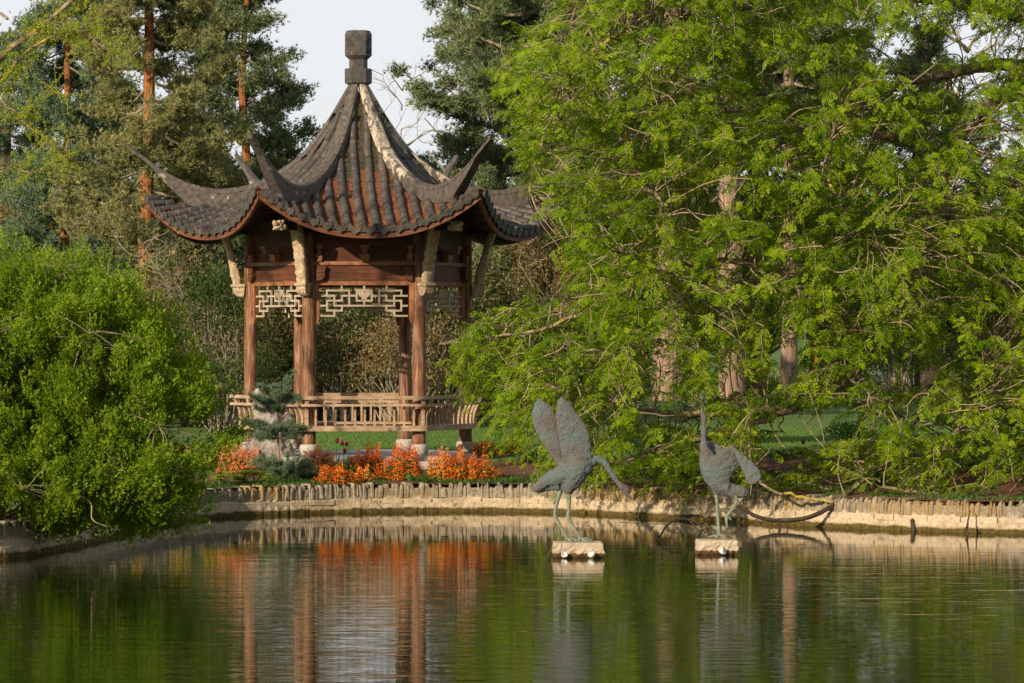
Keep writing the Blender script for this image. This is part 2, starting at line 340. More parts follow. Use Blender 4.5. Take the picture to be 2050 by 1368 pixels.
# water
m, t, o = newmat('pond_water'); tc = N(t, 'ShaderNodeTexCoord')
def wn(sx, sy, s, d):
    mp = N(t, 'ShaderNodeMapping'); mp.inputs['Scale'].default_value = (sx, sy, 1); t.links.new(tc.outputs['Object'], mp.inputs[0])
    return noise(t, mp.outputs[0], s, d, .5, .15)
a1 = wn(.45, 2.8, 1.0, 2); a2 = wn(1.6, 8.5, 1.0, 2)
sm = N(t, 'ShaderNodeMath', operation='MULTIPLY_ADD'); t.links.new(a2, sm.inputs[0]); sm.inputs[1].default_value = .45; t.links.new(a1, sm.inputs[2])
sp = N(t, 'ShaderNodeSeparateXYZ'); t.links.new(tc.outputs['Object'], sp.inputs[0])
calm = N(t, 'ShaderNodeMapRange'); t.links.new(sp.outputs[1], calm.inputs[0]); calm.inputs[1].default_value = 40; calm.inputs[2].default_value = 52; calm.inputs[3].default_value = 1; calm.inputs[4].default_value = .16
hm = N(t, 'ShaderNodeMath', operation='MULTIPLY'); t.links.new(sm.outputs[0], hm.inputs[0]); t.links.new(calm.outputs[0], hm.inputs[1])
p = finish(t, o, (.010, .018, .003), .015, hm.outputs[0], 1.0, .0058, .5); p.inputs['IOR'].default_value = 1.33
M['water'] = m

# ------------------------------------------------------------ terrain and pond
edge_px = [(-60,1130),(0,1119),(90,1106),(180,1088),(260,1067),(330,1050),(400,1040),(480,1034),(587,1030),(700,1027),(850,1025),(1000,1025),
           (1150,1028),(1300,1036),(1450,1044),(1600,1053),(1750,1060),(1900,1066),(2050,1069),(2200,1073)]
EDGE = np.array([[(px-1025)/F*CH*F/(py-680), CH*F/(py-680)] for px, py in edge_px])
FULL = np.vstack([[(-15, 34), (-13, 39), (-9.5, 43)], EDGE[1:], [(13, 49.5), (19, 44), (22, 30), (17, 12), (4, 5), (-9, 8), (-15, 20)]])
EDs = spline(np.vstack([[(-15, 34), (-13, 39), (-9.5, 43)], EDGE[1:], [(13, 49.5), (19, 44)]]), 10)
POND = np.vstack([EDs, [(22, 30), (17, 12), (4, 5), (-9, 8), (-15, 20)]])
def inside(X, Y, poly):
    r = np.zeros(X.shape, bool); n = len(poly)
    for i in range(n):
        x0, y0 = poly[i-1]; x1, y1 = poly[i]
        if y0 == y1: continue
        c = ((y0 > Y) != (y1 > Y)) & (X < (x1-x0)*(Y-y0)/(y1-y0)+x0); r ^= c
    return r
def dist_edge(X, Y):
    P = np.stack([X.ravel(), Y.ravel()], 1); d = np.full(len(P), 1e9)
    for i in range(len(POND)):
        a = POND[i-1]; b = POND[i]; ab = b-a; L = (ab@ab)+1e-9
        t_ = np.clip(((P-a)@ab)/L, 0, 1); q = a+t_[:, None]*ab
        d = np.minimum(d, np.hypot(*(P-q).T))
    return d.reshape(X.shape)
def gz(X, Y):
    X = np.asarray(X, float); Y = np.asarray(Y, float)
    d = dist_edge(X, Y); ins = inside(X, Y, POND)
    s = np.clip(d/4.5, 0, 1); s = s*s*(3-2*s)
    h = .40+.34*s+.25*np.clip((X-2)/6, 0, 1)*np.clip((d-1)/6, 0, 1)*np.clip((75-Y)/12, 0, 1)
    h = h+np.clip((Y-125)/60, 0, 6)*.8
    return np.where(ins | (d < .18), -.9, h)
xs = np.unique(np.concatenate([np.linspace(-600, -30, 20), np.linspace(-30, 40, 175), np.linspace(40, 600, 20)]))
ys = np.unique(np.concatenate([np.linspace(-200, 0, 10), np.linspace(0, 40, 40), np.linspace(40, 64, 121), np.linspace(64, 160, 60), np.linspace(160, 1500, 20)]))
GX, GY = np.meshgrid(xs, ys, indexing='ij'); GZ = gz(GX, GY)
G = np.stack([GX, GY, GZ], -1); a, b = G.shape[:2]
idx = np.arange(a*b).reshape(a, b)
Fq = np.stack([idx[:-1, :-1], idx[1:, :-1], idx[1:, 1:], idx[:-1, 1:]], -1).reshape(-1, 4)
tag(mesh('ground', G.reshape(-1, 3), Fq, M['lawn'], smooth=True), None, None, kind='structure')
wp = [tuple(p) for p in POND]
ctr = np.array([1.0, 30.0])
WP = np.array([[*(np.array(p)+(np.array(p)-ctr)/np.linalg.norm(np.array(p)-ctr)*.12), 0] for p in wp])
tag(mesh('water', WP, [list(range(len(WP)))[::-1]], M['water']), None, None, kind='structure')

# mulch bed sheet: strip along the far edge
nrm = np.gradient(EDs, axis=0); nrm /= np.linalg.norm(nrm, axis=1)[:, None]; nrm = np.stack([-nrm[:, 1], nrm[:, 0]], 1)
def bedw(x):
    return interp([(-20, 1.5), (-7, 2.5), (-5, 2.8), (-1, 2.6), (1, 4.5), (3, 9), (9, 11), (20, 8)], x)
sel = np.arange(0, len(EDs)); rows = []
for k in np.linspace(0, 1, 24):
    q = EDs[sel]+nrm[sel]*(.12+k*bedw(EDs[sel, 0]))[:, None]*np.array([0.35, 1])
    z = .40+.34*(lambda s: s*s*(3-2*s))(np.clip(dist_edge(q[:, 0], q[:, 1])/4.5, 0, 1))
    z = np.maximum(gz(q[:, 0], q[:, 1]), .40)+.03+rng.normal(0, .006, len(q))
    if k == 1: z -= .08
    rows.append(np.stack([q[:, 0], q[:, 1], z], 1))
G = np.array(rows); mb = MB(); mb.grid(G); tag(mb.build('flower_bed_soil', M['mulch'], smooth=True), None, None, kind='structure')

# ------------------------------------------------------------ pond wall
wall = thing('pond_wall', 'low curved limestone pond wall with upright coping stones and algae at the waterline', 'wall', (0, 58.9, 0))
def wb(b_, name, mat, smooth=False): return b_.build(name, mat, wall, smooth, base=(0, 58.9, 0))
seg = np.cumsum(np.r_[0, np.hypot(*np.diff(EDs, axis=0).T)]); L = seg[-1]
def along(s):
    x = np.interp(s, seg, EDs[:, 0]); y = np.interp(s, seg, EDs[:, 1])
    nx = np.interp(s, seg, nrm[:, 0]); ny = np.interp(s, seg, nrm[:, 1]); l = np.hypot(nx, ny)
    return np.array([x, y]), np.array([nx/l, ny/l])
prof = [(.0, -.7), (-.01, .02), (.0, .135), (.035, .148), (.035, .215), (.042, .235), (.044, .345), (.06, .372), (.34, .375)]
SS = np.arange(0, L, .06); G = np.zeros((len(SS), len(prof), 3))
wob = np.convolve(rng.normal(0, .012, len(SS)), np.ones(4)/2, 'same')
for i, s in enumerate(SS):
    p_, n_ = along(s)
    for j, (d, z) in enumerate(prof):
        dd = d+(wob[i] if j in (1, 2, 3, 4) else 0)+rng.normal(0, .004); G[i, j] = (*(p_+n_*dd), z+(rng.normal(0, .005) if 1 < j < 6 else 0))
mb = MB(); mb.grid(G); wb(mb, 'wall_face', M['wall'])
# block courses in front: separated pale blocks with joints
mb = MB(); s = 0.0
while s < L-1:
    ln = rng.uniform(.28, .62); e = min(s+ln-.022, L)
    st = np.linspace(s, e, 5); top = rng.uniform(.19, .228); lo = rng.uniform(.128, .14)
    for (z0, z1, d) in ((lo, top, rng.uniform(.0, .014)),):
        Vv = []
        for q in st:
            p_, n_ = along(q)
            for dd, z in ((d, z0), (d+.002, z1-.012), (d+.012, z1), (.08, z1), (.08, z0)): Vv.append((*(p_+n_*dd), z+rng.normal(0, .003)))
        k = 5; Fc = [(i*k+j, (i+1)*k+j, (i+1)*k+(j+1) % k, i*k+(j+1) % k) for i in range(4) for j in range(k)]+[[0, 1, 2, 3, 4], [24, 23, 22, 21, 20]]
        mb.add(Vv, Fc)
    s += ln
wb(mb, 'block_course', M['wall'])
mb = MB(); s = 0.0
while s < L-1:
    wd = rng.uniform(.028, .075) if rng.random() < .85 else rng.uniform(.08, .13); h = rng.uniform(.415, .462) if rng.random() > .15 else rng.uniform(.37, .42)
    p_, n_ = along(s); t_ = np.array([-n_[1], n_[0]]); d0 = rng.uniform(.028, .062); tw = rng.normal(0, .02); hw = wd*.48
    lean = rng.normal(0, .02); Vv = []
    for (z, sc, dd) in ((.225, 1, 0), (.32, rng.uniform(.9, 1.05), rng.uniform(-.01, .01)), (h-.035, rng.uniform(.8, 1), 0), (h, rng.uniform(.3, .6), .03)):
        for (uu, vv) in ((-1, d0+dd), (-.6, d0+dd-.012), (.5, d0+dd-.014), (1, d0+dd), (1, .30), (-1, .30)):
            f = lean*(z-.22)/.2
            q = p_+t_*(uu*hw*sc+f+tw*vv)+n_*vv; Vv.append((*q, z+rng.normal(0, .004)))
    k = 6; Fc = [(i*k+j, i*k+(j+1) % k, (i+1)*k+(j+1) % k, (i+1)*k+j) for i in range(3) for j in range(k)]+[[18+j for j in range(k)]]
    mb.add(Vv, Fc); s += wd+rng.uniform(.0, .006)
wb(mb, 'coping', M['coping'])

# ------------------------------------------------------------ pavilion
PX, PY, TH = -2.574, 63.6, R(5.8); Z0 = .55
pav = thing('garden_pavilion', 'hexagonal Chinese timber pavilion with dark tiled upswept roof, standing beyond the pond wall', 'pavilion', (PX, PY, Z0), rz=TH)
B0 = (0, 0, Z0)
def pb(mb, name, mat, parent=pav, smooth=False): return mb.build(name, mat, parent, smooth, base=B0)
def around(o, ks=range(1, 6)):
    res = [o]
    kids = [x for x in C.objects if x.parent is o]
    for k in ks:
        c = dup(o, o.parent, rz=k*PI/3); res.append(c)
        for g in kids: dup(g, c)
    return res
c30 = math.cos(PI/6)
# platform
mb = MB(); mb.lathe([(2.62, .45), (2.62, .70), (2.60, .715)], 6); pb(mb, 'platform_step', M['paving'])
mb = MB(); mb.lathe([(2.35, .716), (2.35, .775), (2.33, .79)], 6); pb(mb, 'platform', M['paving'])
# columns at corner angle -60 (front right) then copied around
ca = -PI/3; cx, cy = 1.8*math.cos(ca), 1.8*math.sin(ca)
mb = MB(); pr = []
for z in np.linspace(.95, 4.45, 36): pr.append((.113-.006*(z-.95)/3.5+rng.normal(0, .0012), z))
mb.lathe(pr, 20, (cx, cy, 0)); col = pb(mb, 'column', M['column'], smooth=True)
mb = MB(); mb.lathe([(.105, .79), (.125, .80), (.148, .85), (.158, .90), (.155, .945), (.14, .972), (.118, .982)], 24, (cx, cy, 0)); pb(mb, 'column_base', M['stone'], col, True)
around(col)
# lintel, ledge, upper panel per side (front side, y=-apothem)
A = 1.8*c30; hw = .9-.085
mb = MB(); mb.box(-hw, hw, -A-.045, -A+.045, 3.65, 3.905); lt = pb(mb, 'lintel_beam', M['beam']); around(lt)
mb = MB(); mb.box(-.90, .90, -A-.075, -A+.06, 3.908, 3.965); lt = pb(mb, 'ledge_rail', M['frame']); around(lt)
mb = MB(); mb.box(-.9, .9, -A-.02, -A+.02, 3.967, 4.50)
lt = pb(mb, 'frieze_panel', M['beam']); around(lt)
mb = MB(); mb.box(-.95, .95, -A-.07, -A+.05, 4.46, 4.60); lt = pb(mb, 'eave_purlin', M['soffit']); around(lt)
# bracket block (dougong) in the middle and at the ends
for x0 in (0, -.74, .74):
    mb = MB()
    k = 1 if x0 == 0 else .62
    mb.prism([(x0-.06*k, 3.967), (x0+.06*k, 3.967), (x0+.085*k, 4.04), (x0+.085*k, 4.09), (x0-.085*k, 4.09), (x0-.085*k, 4.04)], -A-.075-.07*k, -A-.03)
    mb.box(x0-.035*k, x0+.035*k, -A-.30*k, -A-.03, 4.092, 4.17); mb.box(x0-.075*k, x0+.075*k, -A-.32*k, -A-.18*k, 4.172, 4.23)
    bk = pb(mb, 'bracket_block', M['frame']); around(bk)
# corner knuckles beside the columns, above the lattice
for s in (-1, 1):
    mb = MB()
    pts = [(.78, 3.905), (.64, 3.895), (.625, 3.86), (.655, 3.80), (.645, 3.72), (.70, 3.66), (.79, 3.65)]
    mb.prism([(s*x, z) for x, z in pts][::s], -A-.13, -A-.047)
    kn = pb(mb, 'corner_knuckle', M['beam']); around(kn)
# frame around lattice
mb = MB(); mb.box(-hw, hw, -A-.035, -A+.035, 3.578, 3.648)
for s in (-1, 1):
    x0, x1 = (.735, .80); mb.prism([(s*x, z) for x, z in ((x0, 3.576), (x1, 3.576), (x1, 2.94), (x1-.02, 2.93), (x0+.01, 3.0), (x0, 3.04))][::s], -A-.03, -A+.03)
fr = pb(mb, 'lattice_frame', M['frame'])
around(fr)
# lattice
sx = 1.44/1505; lat = MB(); bwid = .030
def LX(u): return (u-937)*sx
def LZ(v): return 3.576-(v-262)*.515/560
def hb(u0, u1, v, th=bwid):
    lat.box(LX(u0), LX(u1), -A-.015, -A+.015, LZ(v)-th/2, LZ(v)+th/2)
def vb(u, v0, v1, th=bwid):
    lat.box(LX(u)-th/2, LX(u)+th/2, -A-.013, -A+.013, LZ(v1), LZ(v0))
for mir in (0, 1):
    f = (lambda u: 1874-u) if mir else (lambda u: u)
    def H(u0, u1, v): a_, b_ = sorted((f(u0), f(u1))); hb(a_, b_, v)
    def Vv_(u, v0, v1): vb(f(u), v0, v1)
    H(285, 695, 355); Vv_(300, 340, 448); Vv_(680, 355, 625); H(188, 441, 448); Vv_(425, 435, 625)
    H(542, 808, 448); Vv_(557, 448, 535); H(288, 572, 535); Vv_(303, 535, 712); H(288, 572, 712); Vv_(557, 625, 712)
    H(188, 303, 625); Vv_(425, 712, 805); H(188, 441, 805); Vv_(553, 262, 355); Vv_(808, 340, 545)
hb(410, 1464, 625); vb(937, 262, 345); vb(937, 545, 625); hb(794, 1080, 350); hb(794, 1080, 535)
lo = pb(lat, 'lattice_panel', M['lattice'])
wing = [(937,395),(960,372),(1000,368),(1040,372),(1048,400),(1030,440),(1000,470),(975,480),(985,512),(960,515),(937,500)]
poly = [(LX(u), LZ(v)) for u, v in wing]+[(LX(1874-u), LZ(v)) for u, v in wing[::-1][1:-1]]
mb = MB(); mb.prism(poly, -A-.012, -A+.012); pb(mb, 'butterfly_carving', M['lattice'], lo)
around(lo)
# carved struts leaning out along the hips
def rad(r, s, z, ang=ca):   # radial r, tangential s
    return (r*math.cos(ang)-s*math.sin(ang), r*math.sin(ang)+s*math.cos(ang), z)
mb = MB(); zz = np.linspace(3.60, 4.66, 70); ring = []
for z in zz:
    t_ = (z-3.60)/1.06; rc = 2.02+.20*t_+.10*t_**2.2; wdt = .094+.014*t_; dep = .085+.015*math.sin(t_*9)
    rr = []
    for i in range(20):
        a_ = 2*PI*i/20; sq = (abs(math.cos(a_))**4+abs(math.sin(a_))**4)**-.25
        bumpv = 1+.13*math.sin(t_*34+3*math.sin(a_*2+t_*8))*math.sin(a_*3+t_*5)+.05*math.sin(t_*80+a_*5)
        rr.append(rad(rc+dep*math.cos(a_)*sq*.8*bumpv, wdt*math.sin(a_)*sq*.95*bumpv, z))
    ring.append(rr)
Gm = np.array(ring); Gm = np.concatenate([Gm, Gm[:, :1]], 1); mb.grid(Gm); mb.F.append(list(range(20)))
st = pb(mb, 'carved_strut', M['carved'], smooth=True)
mb = MB()
def rpoly(zs):   # stacked squares
    Vv = []
    for (r0, r1, sw, z) in zs: Vv += [rad(r0, -sw, z), rad(r1, -sw, z), rad(r1, sw, z), rad(r0, sw, z)]
    k = 4; n_ = len(zs); Fc = [(i*k+j, i*k+(j+1) % k, (i+1)*k+(j+1) % k, (i+1)*k+j) for i in range(n_-1) for j in range(k)]+[[0, 1, 2, 3], [(n_-1)*k+j for j in (3, 2, 1, 0)]]
    mb.add(Vv, Fc)
rpoly([(1.93, 1.96, .05, 3.39), (1.92, 2.02, .072, 3.41), (1.915, 2.075, .08, 3.45), (1.91, 2.10, .084, 3.51), (1.905, 2.105, .084, 3.56)])
rpoly([(1.90, 2.13, .10, 3.562), (1.90, 2.14, .105, 3.58), (1.90, 2.13, .098, 3.605), (1.91, 2.115, .09, 3.615)])
pb(mb, 'strut_foot', M['carved'], st); around(st)
# hip beams with dragon heads
mb = MB(); P = [rad(1.2, 0, 4.52), rad(2.0, 0, 4.52), rad(2.85, 0, 4.56)]
mb.bar(P[0], P[1], .13, .15); mb.bar(rad(2.0, 0, 4.52), rad(2.80, 0, 4.535), .12, .14)
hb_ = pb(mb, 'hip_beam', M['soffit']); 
mb = MB()
def blob(c, r, n=10, sq=1):
    Vv = []; 
    for i in range(n+1):
        la = -PI/2+PI*i/n
        for j in range(2*n):
            lo_ = PI*j/n; d = np.array([math.cos(la)*math.cos(lo_), math.cos(la)*math.sin(lo_), math.sin(la)])
            Vv.append((c[0]+d[0]*r[0], c[1]+d[1]*r[1], c[2]+d[2]*r[2]))
    k = 2*n; mb.add(Vv, [(i*k+j, i*k+(j+1) % k, (i+1)*k+(j+1) % k, (i+1)*k+j) for i in range(n) for j in range(k)])
def rb(r, s, z, rx, ry, rz_):
    n = 8; Vv = []
    for i in range(n+1):
        la = -PI/2+PI*i/n
        for j in range(2*n):
            lo_ = PI*j/n; Vv.append(rad(r+rx*math.cos(la)*math.cos(lo_), s+ry*math.cos(la)*math.sin(lo_), z+rz_*math.sin(la)))
    k = 2*n; mb.add(Vv, [(i*k+j, i*k+(j+1) % k, (i+1)*k+(j+1) % k, (i+1)*k+j) for i in range(n) for j in range(k)])
rb(2.86, 0, 4.52, .12, .085, .085); rb(2.96, 0, 4.545, .07, .055, .035); rb(2.95, 0, 4.47, .075, .05, .025)
rb(3.015, 0, 4.565, .022, .04, .02)
for s in (-1, 1):
    rb(2.92, s*.05, 4.585, .025, .022, .025); rb(2.86, s*.085, 4.58, .05, .02, .03); rb(2.80, s*.085, 4.50, .06, .03, .05); rb(2.88, s*.07, 4.455, .05, .02, .018)
    rb(2.80, s*.06, 4.60, .06, .025, .018)
dh = pb(mb, 'dragon_head_carving', M['carved'], hb_, True); around(hb_)
# roof surface
Ct = [(0, 7.0), (.11, 6.86), (.46, 6.16), (.81, 5.66), (1.22, 5.29), (1.6, 5.05), (2.0, 4.86), (2.5, 4.67), (3.1, 4.48)]
Ht = [(0, 7.0), (.13, 6.86), (.536, 6.16), (.937, 5.64), (1.407, 5.27), (1.8, 5.06), (2.2, 4.95), (2.6, 4.93), (3.0, 4.97), (3.3, 5.04), (3.6, 5.14)]
def smoothtab(tab):
    a_ = spline(np.array(tab, float), 10); return a_
Cs, Hs = smoothtab(Ct), smoothtab(Ht)
RE = 3.58
def surf(x, r):   # x across, r = hip radius of that level
    x = np.asarray(x, float); r = np.asarray(r, float)
    u = np.clip(x/(r/2+1e-6), -1, 1); t_ = r/RE
    y = -(r*c30)*(1-.055*t_**2*(1-u*u))
    zc = np.interp(r*c30, Cs[:, 0], Cs[:, 1]); zh = np.interp(r, Hs[:, 0], Hs[:, 1])
    return np.stack([x, y, zc+(zh-zc)*np.abs(u)**2.3], -1)
ux = np.array([0, .118, .35, .58, .80, 1.005, 1.20, 1.375, 1.53, 1.66])
rowx = np.sort(np.concatenate([-ux[1:], ux[1:]]))    # cover rows; 9 each side
mb = MB()
xe = np.linspace(-1.79, 1.79, 41); rr_ = np.linspace(.12, RE, 50)
G = np.array([[surf(u*r/2, r) for u in np.linspace(-1, 1, 31)] for r in rr_])-np.array([0, 0, .035]); mb.grid(G)
slope = pb(mb, 'roof_slope', M['pan'], smooth=True)
# pans with stepped little tiles
mb = MB(); gaps = [(-1.75, rowx[0])]+[(rowx[i], rowx[i+1]) for i in range(len(rowx)-1)]+[(rowx[-1], 1.75)]
for x0, x1 in gaps:
    xm = max(min(abs(x0), abs(x1)), .02) if x0*x1 > 0 else .02; r0 = 2*xm+.1
    nst = max(3, int((RE-r0)/.085)); ed = np.linspace(r0, RE+.02, nst+1); G = []
    for i in range(nst):
        for e_, lift in ((0, -.012), (1, .012)):
            r = ed[i+e_]; rowp = []
            for k in np.linspace(0, 1, 6):
                p_ = surf(x0+(x1-x0)*k, r); p_ = p_+np.array([0, 0, -.02*math.sin(PI*k)+lift+rng.normal(0, .0012)]); rowp.append(p_)
            G.append(rowp)
    mb.grid(np.array(G))
pb(mb, 'pan_tiles', M['pan'], slope)
# cover tile rows
mb = MB()
for x in rowx:
    r0 = 2*abs(x)+.06; rs = np.arange(RE+.03, r0, -.27)[::-1]; rs = np.r_[max(r0, .15), rs] if rs[0]-r0 > .05 else rs
    for i in range(len(rs)-1):
        ra, rb_ = rs[i], rs[i+1]; pa = surf(x, ra); pbb = surf(x, rb_); d = pbb-pa; d /= np.linalg.norm(d)
        side = np.array([1.0, 0, 0]); upv = np.cross(side, d); upv *= np.sign(upv[2]); jit = rng.normal(0, .004, 3)
        rings = []
        nsub = 4
        for k in range(nsub+1):
            q = surf(x, ra+(rb_-ra)*k/nsub)+jit; rad_ = .063+.005*k/nsub
            rings.append([q+side*rad_*math.cos(a_)*1.0+upv*rad_*math.sin(a_)*1.05-upv*.012 for a_ in np.linspace(-.15, PI+.15, 11)])
        Gm = np.array(rings); o_ = mb.n; mb.grid(Gm)
        mb.F.append([o_+nsub*11+j for j in range(11)])
cv = pb(mb, 'cover_tiles', M['tile'], slope, True)
for p_ in cv.data.polygons:
    if len(p_.vertices) > 4: p_.use_smooth = False
# end discs and pointed drip tiles
mb = MB()
for x in rowx:
    q = surf(x, RE+.03)+np.array([0, -.012, -.004]); d = surf(x, RE+.03)-surf(x, RE-.2); d /= np.linalg.norm(d)
    side = np.array([1.0, 0, 0]); upv = np.cross(side, d); upv *= np.sign(upv[2]); Vv = []
    for rr2, off in ((.072, -.02), (.077, .010), (.060, .012), (.054, .002)):
        for i in range(16):
            a_ = 2*PI*i/16; Vv.append(q+side*rr2*math.cos(a_)+upv*rr2*math.sin(a_)+d*off)
    mb.add(Vv, [(i*16+j, i*16+(j+1) % 16, (i+1)*16+(j+1) % 16, (i+1)*16+j) for i in range(3) for j in range(16)]+[[48+j for j in range(16)]])
for x0, x1 in gaps[1:-1]:
    xm = (x0+x1)/2; hwid = (x1-x0)/2*.86; q = surf(xm, RE+.02); d = surf(xm, RE)-surf(xm, RE-.2); d /= np.linalg.norm(d)
    sh = [(-1, .035), (-1.0, -.02), (-.8, -.065), (-.35, -.088), (0, -.125), (.35, -.088), (.8, -.065), (1, -.02), (1, .035), (.5, .012), (0, .004), (-.5, .012)]
    lr = (surf(x1, RE)[2]-surf(x0, RE)[2])/(x1-x0)
    Vv = [(xm+a_*hwid, q[1]-.03-.25*min(0, b_)*.6, q[2]+b_+lr*a_*hwid) for a_, b_ in sh]+[(xm+a_*hwid, q[1]-.008-.25*min(0, b_)*.6, q[2]+b_+lr*a_*hwid) for a_, b_ in sh]
    k = len(sh); mb.add(Vv, [list(range(k)), [k+i for i in range(k)][::-1]]+[(i, k+i, k+(i+1) % k, (i+1) % k) for i in range(k)])
pb(mb, 'eave_end_tiles', M['tile'], slope)
# fascia and soffit
xs_ = np.linspace(-RE/2*.985, RE/2*.985, 40)
mb = MB(); ring = []
for x in xs_:
    q = surf(x, RE*.985); ring.append([(x, q[1]-.02, q[2]-.05), (x, q[1]-.02, q[2]-.185), (x, q[1]+.04, q[2]-.185), (x, q[1]+.04, q[2]-.05), (x, q[1]-.02, q[2]-.05)])
mb.grid(np.array(ring)); mb.F += [[0, 1, 2, 3], [mb.n-5, mb.n-4, mb.n-3, mb.n-2]]
fa = pb(mb, 'fascia_board', M['fascia'], slope)
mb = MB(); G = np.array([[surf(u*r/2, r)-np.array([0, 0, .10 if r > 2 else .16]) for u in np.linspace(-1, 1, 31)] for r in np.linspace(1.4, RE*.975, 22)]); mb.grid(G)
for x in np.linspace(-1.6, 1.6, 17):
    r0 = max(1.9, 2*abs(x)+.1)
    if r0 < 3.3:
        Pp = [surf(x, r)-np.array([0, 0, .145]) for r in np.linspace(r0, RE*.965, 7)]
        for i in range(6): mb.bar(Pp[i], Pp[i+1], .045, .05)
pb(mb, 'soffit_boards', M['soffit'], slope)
around(slope)
# hip ridges with horn
Rt = spline(np.array([(.14, 7.0), (.536, 6.34), (.937, 5.82), (1.407, 5.47), (1.8, 5.29), (2.2, 5.21), (2.5, 5.22), (2.83, 5.31), (3.2, 5.49), (3.5, 5.70), (3.86, 5.96)]), 7)
mb = MB(); ring = []
for i, (r, z) in enumerate(Rt):
    zb = np.interp(r, Hs[:, 0], Hs[:, 1])-.03; tp = np.clip((r-2.7)/1.2, 0, 1)
    hw_ = .110*(1-tp)+.045*tp
    if r > 2.9: zb = max(zb, z-(.34-.25*min(1, (r-2.9)/.6)))
    if r < .5: hw_ *= .62+.38*(r-.14)/.36
    cap = .055*(1-.5*tp)
    pr_ = [(-hw_, zb), (-hw_*.92, z-cap*1.6), (-hw_*1.0, z-cap*1.5), (-hw_*.9, z-cap*.5), (-hw_*.45, z), (hw_*.45, z), (hw_*.9, z-cap*.5), (hw_*1.0, z-cap*1.5), (hw_*.92, z-cap*1.6), (hw_, zb)]
    pr_ = [(s_, min(z, max(z_, zb))) for s_, z_ in pr_]
    ring.append([rad(r+(.0 if r < 2.5 else (zb-z_)*-.25*tp), s_, z_) for s_, z_ in pr_]+[rad(r, -hw_, zb)])
G = np.array(ring); mb.grid(G); k = G.shape[1]; mb.F += [list(range(k-1)), [mb.n-k+i for i in range(k-1)]]
rg = pb(mb, 'hip_ridge', M['ridge']); rgs = around(rg)
rgs[0].data = rgs[0].data.copy(); rgs[0].data.materials[0] = M['ridge_pale']; rgs[1].data = rgs[0].data
# finial
mb = MB(); ph = 0
mb.lathe([(.13, 6.93), (.228, 6.985), (.228, 7.215), (.215, 7.228)], 6)
mb.lathe([(.155, 7.229), (.155, 7.378)], 6)
mb.lathe([(.155, 7.379), (.226, 7.445), (.226, 7.80), (.218, 7.82), (.195, 7.862), (.0, 7.866)], 6)
fin = pb(mb, 'finial', M['tile'])
mb = MB(); a6 = .226*c30+.004
for k in (0, 1, 2, 3, 4, 5):
    an = -PI/2+k*PI/3
    n2_ = np.array([math.cos(an), math.sin(an), 0]); t2_ = np.array([-math.sin(an), math.cos(an), 0])
    def fp(u, z): return n2_*a6+t2_*u+np.array([0, 0, z])
    if k % 2:
        for (cz, sg) in ((7.52, 1), (7.71, -1)):
            P = [fp(sg*(.07*(1-q)+.01)*math.cos(q*8)*.9, cz+sg*(.075*(1-q)+.01)*math.sin(q*8)) for q in np.linspace(0, 1, 26)]
            mb.tube(P, .011, 5)
        mb.tube([fp(-.07, 7.60), fp(0, 7.62), fp(.07, 7.64)], .010, 5)
    fr_ = [fp(-.095, 7.36), fp(.095, 7.36), fp(.095, 7.68), fp(-.095, 7.68)]
pb(mb, 'scroll_relief', M['tile'], fin, True)
# benches: seat, rails, spindles
def bench():
    Rs, Rr = 2.045, 2.17
    As, Ar = Rs*c30, Rr*c30
    mb = MB(); mb.box(-Rs/2+.004, Rs/2-.004, -As, -As+.05, 1.195, 1.283); b_ = pb(mb, 'bench', M['bench'])
    mb = MB(); mb.box(-Rs/2+.03, Rs/2-.03, -As+.052, -As+.40, 1.24, 1.28); pb(mb, 'seat', M['bench'], b_)
    mb = MB(); mb.box(-Rr/2-.01, Rr/2+.01, -Ar-.02, -Ar+.05, 1.715, 1.77); pb(mb, 'top_rail', M['bench'], b_)
    mb = MB(); mb.box(-Rr/2+.04, Rr/2-.04, -Ar+.0, -Ar+.045, 1.60, 1.642); pb(mb, 'middle_rail', M['bench'], b_)
    def lean(x, w_, ztop, th=.045):
        zs = np.linspace(1.285, ztop, 9); yy = [-As+.035-.03*math.sin((z-1.285)/.45*PI*1.2)*-1-.115*((z-1.285)/.45)**1.3 for z in zs]
        V_ = []
        for z, y in zip(zs, yy): V_ += [(x-w_/2, y, z), (x+w_/2, y, z), (x+w_/2, y+th, z), (x-w_/2, y+th, z)]
        k = 4; mb.add(V_, [(i*k+j, i*k+(j+1) % k, (i+1)*k+(j+1) % k, (i+1)*k+j) for i in range(8) for j in range(4)]+[[0, 1, 2, 3], [35, 34, 33, 32]])
    for x in np.linspace(-.80, .80, 11): mb = MB(); lean(x, .033, 1.60); pb(mb, 'spindle', M['bench'], b_)
    for x in (-.95, .95): mb = MB(); lean(x, .06, 1.715, .06); pb(mb, 'end_post', M['bench'], b_)
    for x in (-.5, 0, .5): mb = MB(); mb.box(x-.035, x+.035, -Ar+.005, -Ar+.035, 1.643, 1.714); pb(mb, 'rail_spacer', M['bench'], b_)
    return b_
bn = bench(); around(bn, (1, 3, 4, 5))
print('pavilion done')
